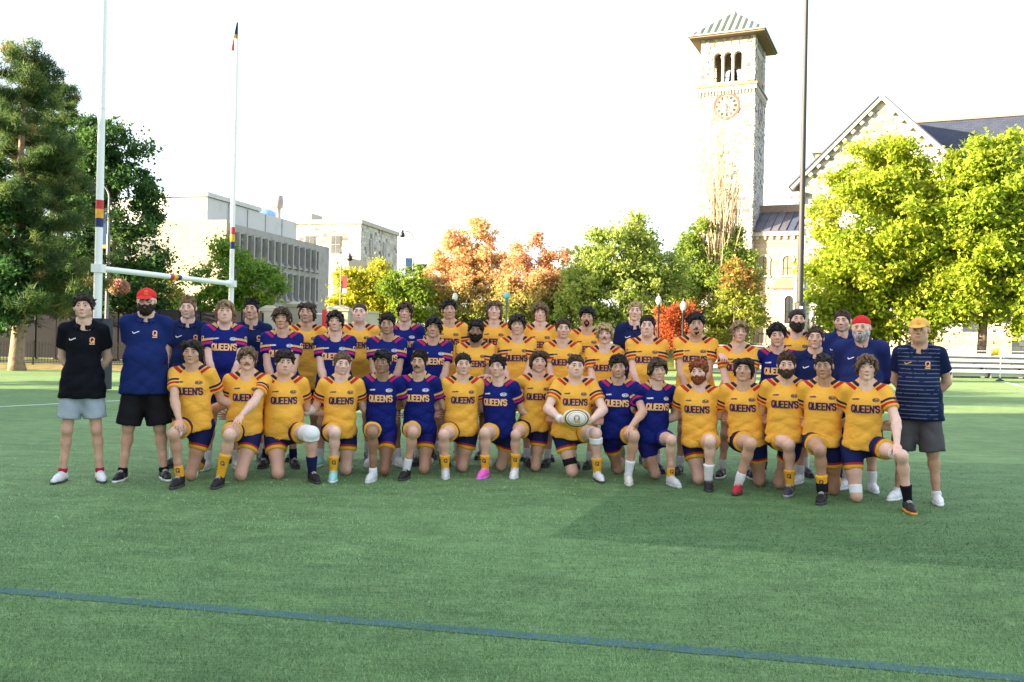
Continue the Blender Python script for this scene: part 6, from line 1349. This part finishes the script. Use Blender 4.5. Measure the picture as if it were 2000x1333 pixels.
    # ---- socks, shoes, bands
    for i, s in enumerate((-1, 1)):
        sk_c, sk_h = socks if not isinstance(socks[0], tuple) else socks[i]; sk = kn[s] - an[s]; bk = V(0, .004, 0)
        if sk_c:
            q = SDF(np.minimum(an[s], an[s] + sk * sk_h) - .085, np.maximum(an[s], an[s] + sk * sk_h) + .085, .0125); q.cone(an[s] - sk * .06, an[s] + sk * sk_h * .5, .039, .042 * b, .01); q.cone(an[s] + sk * sk_h * .5, an[s] + sk * sk_h, .042 * b, .044 * b + .012 * (sk_h > .35), .01, None, True)
            v, f = q.mesh(); sm_ = simple('sock', v, f, MATS_T['sock_' + sk_c], root)
            if sk_c == 'gold' and pose == 'kneel' and s == raise_:
                bq = BVHTree.FromPolygons([tuple(z) for z in v], f.tolist()); c0 = an[s] + sk * sk_h * .62; project('sock_emblem', [(strokes_text('Q', .036, .03), .008, .002, 0)], bq, c0[0], c0[2], sm_, [MATS_T['navy']])
        if pose == 'kneel' and s != raise_: place_shoe(root, shoe_b or shoes, tuple(an[s] + V(0, .03, .035)), fwd[s], math.radians(-62))
        else: place_shoe(root, shoes, tuple(an[s]), fwd[s])
    for nm, s, seg, t0, t1, mt, th_ in bands:
        a, e = (hip[s], kn[s]) if seg == 'thigh' else (kn[s], an[s]) if seg == 'shank' else (el[s], wr[s]); p0, p1 = a + (e - a) * t0, a + (e - a) * t1
        R0 = {'thigh': lambda t: .076 * b - .024 * t, 'shank': lambda t: .057 * b - .012 * t, 'arm': lambda t: .044 * b - .014 * t}[seg]
        q = SDF(np.minimum(p0, p1) - .13, np.maximum(p0, p1) + .13, .009); q.cone(p0, p1, R0(t0) + th_, R0(t1) + th_, .005, None, nm != 'knee_sleeve' or seg != 'thigh', cuta=True); v, f = q.mesh(); simple(nm, v, f, mt, root)
    return root, dict(hc=hc, shz=shz, hz=hz, kn=kn, an=an, hip=hip, wr=wr, el=el, sh=sh)
MATS_T = {'navy': mat('print_navy', (.018, .018, .07), .6), 'rose': mat('print_pale_rose', (.62, .20, .16), .6), 'cream': mat('print_cream_gold', (.80, .56, .24), .6), 'red': mat('print_red', (.55, .04, .05), .6), 'pale': mat('print_pale', (.62, .62, .60), .6), 'white': mat('print_white', (.8, .8, .8), .6), 'dk': mat('dark_button', (.012, .014, .03), .5), 'gold': mat('print_gold', (.8, .42, .04), .6),
          'sock_white': fabric('white_sock', (.70, .70, .72), .9), 'sock_gold': fabric('gold_sock', (.78, .38, .03), .9), 'sock_black': fabric('black_sock', (.012, .012, .016), .9), 'sock_red': fabric('red_sock', (.42, .02, .05), .9), 'sock_navy': fabric('navy_sock', (.014, .018, .06), .9)}
WRAP = fabric('white_bandage', (.76, .77, .78), .9, .4); BLKW = fabric('black_wrap', (.015, .015, .018), .9)
BALLZ = .665
GF, GM, GB, GS = 'players kneeling in the front row', 'players standing in the second row', 'players standing in the back row', 'staff standing with the team'
M1d, B1d = .64, 1.18
# ---- staff
person(165, 570, 'black', 'man in black polo and light grey shorts standing at the far left, hands behind back', GS, d=8.80, hair=('curly', 'dark'), skin='light', arms=('back', 'back'), shorts='grey', shoes='whiteblk', socks=('red', .10), stance=.165, bulk=.95, yaw=-3)
person(287, 563, 'navyb', 'man in red cap, glasses and navy polo with black shorts, hands behind back', GS, d=8.98, hair=('fade', 'dark'), skin='light', beard=('big', 'dark'), arms=('back', 'back'), shorts='black', shoes='blkwht', socks=('black', .05), stance=.19, bulk=1.1, fat=.45, hat='cap', extra={'hatmat': fabric('red_cap_cloth', (.60, .035, .03)), 'l1': MATS_T['gold'], 'l2': MATS_T['red']})
person(368, 577, 'navy', 'man in navy polo standing between the red cap coach and a blue jersey player', GS, d=9.95, hair=('quiff', 'dblond'), skin='fair', stub=.45, arms=('side', 'side'), shorts='black', shoes='black')
person(492, 582, 'navy', 'man in navy polo behind, between the first two blue jersey players', GS, d=fd(492) + B1d, hair=('quiff', 'black'), skin='tan', arms=('side', 'side'), shorts='black', shoes='black', extra={'noQ': False})
person(1241, 588, 'navy', 'man in navy polo standing at the back right of centre', GS, d=fd(1241) + 1.25, hair=('crop', 'blond'), skin='fair', arms=('side', 'side'), shorts='black', shoes='black')
person(1593, 637, 'navy', 'man in navy polo behind the kneeling players, left of the hooded men', GS, d=fd(1593) + .75, hair=('short', 'brown'), skin='light', arms=('side', 'side'), shorts='black', shoes='white', yaw=-6)
person(1646, 605, 'hood', 'man in navy hooded top standing behind the red bandana coach', GS, d=fd(1646) + 1.25, hair=('short', 'brown'), skin='light', stub=.3, arms=('side', 'side'), shorts='black', shoes='white', yaw=-8, hyaw=-8)
person(1683, 617, 'hood', 'man in red bandana and navy hoodie, hands behind back', GS, d=9.32, hair=('fade', 'grey'), skin='light', beard=('big', 'grey'), arms=('back', 'back'), shorts='black', shoes='white', bulk=1.14, fat=.5, hat='bandana', yaw=-10, hyaw=-5, extra={'hatmat': fabric('red_bandana_cloth', (.62, .03, .03)), 'sw': MATS_T['white']})
person(1797, 620, 'stripe', 'man in yellow cap and striped navy polo standing at the far right', GS, d=8.70, hair=('fade', 'grey'), skin='tan', arms=('back', 'back'), shorts='char', shoes='white', socks=('white', .04), stance=.17, bulk=1.04, fat=.3, hat='cap', yaw=-12, hyaw=-3, extra={'hatmat': fabric('yellow_cap_cloth', (.74, .44, .10)), 'l1': MATS_T['red'], 'l2': MATS_T['gold'], 'sw': MATS_T['gold']})
# ---- back row
BK = [(600, 588, 'y', ('wavy', 'brown'), 'tan', None, .35, 'first yellow jersey from the left in the back row'), (703, 592, 'y', ('buzz', 'brown'), 'fair', None, 0, 'second yellow jersey from the left in the back row'),
      (792, 588, 'b', ('mop', 'brown'), 'light', None, .3, 'only blue jersey in the back row'), (878, 582, 'y', ('curly', 'black'), 'tan', None, .1, 'tallest yellow jersey, right behind the white acorn lamp'),
      (966, 585, 'y', ('long', 'lbrown'), 'fair', None, 0, 'yellow jersey in the back row just left of the blue-topped lamp post'), (1056, 590, 'y', ('mop', 'lbrown'), 'fair', None, 0, 'yellow jersey in the back row just right of the blue-topped lamp post'),
      (1147, 595, 'y', ('bigcurly', 'black'), 'tan', ('goatee', 'dark'), .2, 'yellow jersey in the back row next to the navy polo man'), (1557, 603, 'y', ('slick', 'dark'), 'light', ('big', 'dark'), 0, 'yellow jersey in front of the dark light mast')]
for x, y, k, h, s, bd, st, lb in BK:
    person(x, y, k, 'standing player, ' + lb, GB, d=fd(x) + (B1d if x < 1500 else 1.3), hair=h, skin=s, beard=bd, stub=st, arms=('side', 'side') if x != 1557 else ('front', 'front'), shorts='team', shoes='black', socks=('white', .3), vox=.018, bulk=1.02 if x != 703 else 1.08, fat=.25 if x == 703 else 0, htilt=-2)
# ---- second row
MD = [(440, 583, 'b', ('mullet', 'dblond'), 'fair', None, 0, 'first blue jersey from the left in the second row', 1.05, .15), (552, 598, 'b', ('mop', 'brown'), 'tan', None, 0, 'second blue jersey from the left in the second row', 1.0, 0), (656, 605, 'b', ('mop', 'dark'), 'light', None, .1, 'third blue jersey from the left in the second row', 1.03, 0),
      (757, 608, 'b', ('curly', 'black'), 'olive', None, .15, 'fourth blue jersey from the left in the second row', 1.0, 0), (847, 617, 'b', ('mop', 'black'), 'tan', None, 0, 'fifth blue jersey from the left in the second row', 1.03, 0),
      (930, 621, 'y', ('curly', 'black'), 'brown', ('full', 'black'), 0, 'first yellow jersey from the left in the second row', 1.0, 0), (1011, 612, 'y', ('mop', 'dark'), 'light', None, .1, 'second yellow jersey from the left in the second row', .98, 0), (1100, 622, 'y', ('short', 'brown'), 'light', None, .1, 'third yellow jersey from the left in the second row', .96, 0),
      (1182, 630, 'y', ('mop', 'blond'), 'fair', ('stache', 'dblond'), 0, 'fourth yellow jersey from the left in the second row', .97, 0), (1265, 615, 'y', ('short', 'dark'), 'fair', None, 0, 'second row yellow jersey before the navy polo man', 1.08, .15), (1360, 606, 'y', ('bigcurly', 'black'), 'tan', ('goatee', 'black'), 0, 'yellow jersey in the second row with arms hanging in front', 1.1, .15),
      (1444, 625, 'y', ('mop', 'dblond'), 'light', None, 0, 'second row yellow jersey with a hand laid on one shoulder', 1.0, 0), (1518, 627, 'b', ('bigcurly', 'black'), 'light', None, 0, 'blue jersey at the right end of the second row', .98, 0)]
for x, y, k, h, s, bd, st, lb, bk, ft in MD:
    ar = ('front', 'front'); 
    if x == 1518: ar = ((1408, 694, fd(1444) + .60, .55), 'front')
    person(x, y, k, 'standing player, ' + lb, GM, d=fd(x) + M1d + (.12 if x in (1518,) else 0), hair=h, skin=s, beard=bd, stub=st, arms=ar, shorts='team' if k == 'y' else 'teamb', shoes={440: 'cream', 656: 'teal', 757: 'white', 930: 'cream', 1444: 'blkwht'}.get(x, 'black'), socks=('white' if x != 552 else 'navy', .30), bulk=bk, fat=ft, vox=.0165, stance=.15, yaw=r_yaw if (r_yaw := {440: 4, 656: -3, 847: 5, 1360: -4}.get(x, 0)) else 0)
# ---- front row, kneeling
WH = 'white'; GO = 'gold'
def K(px, top, kit, label, **kw):
    q = random.Random(px); kw.setdefault('yaw', q.choice((-1, 1)) * q.uniform(5, 15) if kw['arms'][0] != 'ball' else 2); kw.setdefault('lean', q.uniform(-.055, .055)); return person(px, top, kit, 'kneeling player, ' + label, GF, pose='kneel', **kw)
K(377, 660, 'y', 'leftmost yellow jersey in the front row, hand on a strapped knee', hair=('wavy', 'dark'), skin='tan', raise_=-1, knee=(337, 845), foot=(344, 954), dknee=(372, 940), arms=('knee', 'hug'), socks=((GO, .28), (GO, .28)), shoes='black', hyaw=6, bands=[('thigh_strap', -1, 'thigh', .80, .93, WRAP, .006), ('knee_tape', 1, 'shank', .04, .16, WRAP, .006)])
K(485, 675, 'y', 'second from left in the front row, far arm crossed onto the raised knee', hair=('mop', 'lbrown'), skin='light', beard=('stache', 'dblond'), raise_=-1, knee=(447, 850), foot=(425, 954), dknee=(470, 940), arms=('hug', 'knee'), socks=((GO, .55), (GO, .55)), shoes='black', hyaw=8, bulk=1.05, yaw=-4)
K(556, 678, 'y', 'third from left in the front row with a white knee sleeve', hair=('bigcurly', 'dark'), skin='light', raise_=1, knee=(608, 848), foot=(612, 944), dknee=(543, 936), arms=('hug', 'hug'), socks=(('navy', .35), ('navy', .42)), shoes='black', bulk=1.12, fat=.25, hyaw=4, bands=[('knee_sleeve', 1, 'thigh', .72, 1.03, WRAP, .020), ('knee_sleeve', 1, 'shank', .0, .16, WRAP, .020)])
K(668, 687, 'y', 'fourth from left in the front row with pale teal boots', hair=('short', 'lbrown'), skin='fair', stub=.15, raise_=-1, knee=(655, 845), foot=(652, 942), dknee=(676, 929), arms=('hug', 'hug'), socks=((GO, .40), (GO, .3)), shoes='teal', hyaw=8, hroll=4, bulk=1.02, bands=[('elbow_wrap', -1, 'arm', .0, .45, WRAP, .008)])
K(748, 678, 'b', 'blue jersey with a white low sock, fifth from left in the front row', hair=('bigcurly', 'black'), skin='brown', raise_=-1, knee=(727, 845), foot=(724, 943), dknee=(750, 931), arms=('hug', 'hug'), socks=((WH, .12), (WH, .12)), shoes='grey', shorts='teamb', bulk=.95)
K(820, 682, 'b', 'blue jersey with a tall white sock and black boots, left of centre', hair=('quiff', 'dark'), skin='tan', beard=('stache', 'dark'), stub=.4, raise_=-1, knee=(806, 845), foot=(789, 938), dknee=(828, 927), arms=('hug', 'hug'), socks=((WH, .32), (WH, .3)), shoes='black', shorts='teamb', bulk=1.0)
K(904, 689, 'y', 'smiling yellow jersey between two blue jerseys left of centre', hair=('short', 'dark'), skin='light', raise_=-1, knee=(868, 850), foot=(873, 936), dknee=(903, 923), arms=('hug', 'hug'), socks=((GO, .42), (GO, .3)), shoes='grey', bulk=1.06, fat=.1)
K(973, 690, 'b', 'blue jersey with bright pink boots in the front row', hair=('curly', 'black'), skin='light', raise_=-1, knee=(946, 846), foot=(942, 936), dknee=(978, 921), arms=('hug', 'hug'), socks=((GO, .40), (GO, .4)), shoes='pink', bulk=1.04, fat=.1)
K(1052, 682, 'y', 'yellow jersey with both arms spread over the neighbours', d=10.12, hair=('wavy', 'brown'), skin='light', stub=.2, raise_=-1, knee=(1008, 850), foot=(1006, 935), dknee=(1046, 922), arms=('wide', 'wide'), socks=((GO, .45), (WH, .3)), shoes='white', bulk=.97, yaw=4)
CAPT, CJ = K(1125, 692, 'y', 'yellow jersey holding the rugby ball with both hands', d=9.86, hair=('short', 'brown'), skin='fair', raise_=1, knee=(1164, 848), foot=(1168, 942), dknee=(1117, 932), arms=('ball', 'ball'), socks=((GO, .3), (GO, .38)), shoes='whiteblk', bulk=1.14, fat=.35, bands=[('thigh_wrap', -1, 'thigh', .52, .86, BLKW, .006), ('thigh_strap', 1, 'thigh', .78, .90, WRAP, .006), ('knee_tape', 1, 'shank', .10, .26, WRAP, .007), ('wrist_tape', -1, 'arm', .78, .98, WRAP, .006)])
K(1209, 688, 'b', 'blue jersey resting a hand on the raised knee, right of the ball holder', hair=('bigcurly', 'dark'), skin='tan', stub=.35, raise_=1, knee=(1238, 846), foot=(1224, 948), dknee=(1206, 927), arms=('hug', 'knee'), socks=((WH, .35), (WH, .38)), shoes='cream', shorts='teamb', bulk=1.03)
K(1283, 698, 'b', 'blue jersey and plain blue shorts right of centre in the front row', hair=('mop', 'brown'), skin='light', raise_=1, knee=(1313, 860), foot=(1317, 952), dknee=(1280, 937), arms=('hug', 'hug'), socks=((GO, .3), (GO, .26)), shoes='grey', shorts='plainb', bulk=.95)
K(1366, 697, 'y', 'white-socked yellow jersey, fifth from right in front', hair=('bigcurly', 'red'), skin='fair', beard=('trim', 'red'), raise_=1, knee=(1386, 862), foot=(1380, 959), dknee=(1364, 947), arms=('hug', 'hug'), socks=((WH, .4), (WH, .42)), shoes='black', bulk=1.08, fat=.1)
K(1454, 696, 'y', 'yellow jersey with red boots, fourth from right in front', hair=('wavy', 'dark'), skin='tan', raise_=-1, knee=(1466, 864), foot=(1440, 967), dknee=(1482, 950), arms=('hug', 'hug'), socks=((WH, .30), (WH, .3)), shoes='red', bulk=1.08, yaw=-6)
K(1537, 686, 'y', 'yellow jersey with dark grey boots, third from right in front', hair=('quiff', 'brown'), skin='light', beard=('trim', 'brown'), raise_=-1, knee=(1540, 870), foot=(1540, 970), dknee=(1522, 955), arms=('hug', 'hug'), socks=((GO, .40), (GO, .4)), shoes='navy', bulk=1.08, yaw=-8)
K(1610, 690, 'y', 'yellow jersey with one gold and black sock, second from right in front', hair=('fade', 'dark'), skin='olive', raise_=-1, knee=(1600, 880), foot=(1604, 985), dknee=(1628, 968), arms=('hug', 'hug'), socks=((GO, .42), (GO, .3)), shoes='black', bulk=1.06, yaw=-8, hyaw=-6, bands=[('black_sock_cuff', -1, 'shank', .76, .97, BLKW, .004)])
K(1693, 690, 'y', 'rightmost yellow jersey in front, hand on a strapped thigh', hair=('mop', 'lbrown'), skin='fair', raise_=1, knee=(1762, 878), foot=(1774, 1003), dknee=(1672, 982), arms=('hug', 'knee'), socks=(('black', .3), ('black', .36)), shoes='orange', bulk=.99, yaw=-4, bands=[('thigh_strap', 1, 'thigh', .76, .92, WRAP, .006), ('knee_tape', -1, 'thigh', .80, .97, WRAP, .006)])
# ---- ball
def rugby_ball():
    m, n, l, p = nodes_of('rugby_ball_skin', .5, .4); tc = n.new('ShaderNodeTexCoord'); sx = n.new('ShaderNodeSeparateXYZ'); l.new(tc.outputs['Object'], sx.inputs[0]); X, Y, Z = sx.outputs
    r = mathn(n, l, 'SQRT', mathn(n, l, 'ADD', mathn(n, l, 'POWER', mathn(n, l, 'MULTIPLY', X, .72), 2), mathn(n, l, 'POWER', mathn(n, l, 'ABSOLUTE', Z), 2)))
    c = ramp(n, l, mathn(n, l, 'MULTIPLY', r, 8), [(0, (.74, .75, .74)), (.50, (.70, .36, .05)), (.56, (.74, .75, .74)), (.63, (.02, .05, .06)), (.70, (.70, .50, .05)), (.76, (.74, .75, .74))], 'CONSTANT'); l.new(c, p.inputs['Base Color'])
    w_ = CAPT.matrix_basis @ Vector((0, -.395, BALLZ)); t = empty('rugby_ball', w_, CAPT.rotation_euler.z, 'white rugby ball with gold and dark curves held by the kneeling player', 'ball')
    q = MB(); pr = []
    for i in range(17): a = PI * i / 16; pr.append((max(.002, .096 * math.sin(a) ** .85), -.145 * math.cos(a)))
    q.lathe(pr, 28); mb_xf(q, 0, Matrix.Rotation(PI / 2, 4, 'Y')); o = q.build('ball_skin', m, t, smooth=True)
    bv = BVHTree.FromPolygons([Vector(v) for v in q.v], q.f); project('ball_letter', [(strokes_text('Q', .062, .046), .014, .0015, 1), (strokes_text('Q', .062, .046), .008, .003, 0)], bv, 0, 0, o, [MATS_T['gold'], MATS_T['navy']])
rugby_ball()
# glasses on the red cap coach
for o in list(bpy.data.objects):
    if o.name.startswith('person') and o.get('label', '').startswith('man in red cap'):
        hc = V(0, -.03, at(287, 563, 8.98).z - HTH['cap'] - .116); q = MB()
        for s in (-1, 1):
            q.tube([(s * .033 + .022 * math.cos(a), -.128 + .004 * abs(math.cos(a)), hc[2] + .004 + .015 * math.sin(a)) for a in [2 * PI * i / 12 for i in range(13)]], .0026, 5); q.tube([(s * .055, -.124, hc[2] + .008), (s * .082, -.03, hc[2] + .01)], .0025, 5)
        q.tube([(-.011, -.13, hc[2] + .008), (.011, -.13, hc[2] + .008)], .0025, 5); tag(q.build('glasses', MATS['black_iron'], o), kind='stuff')
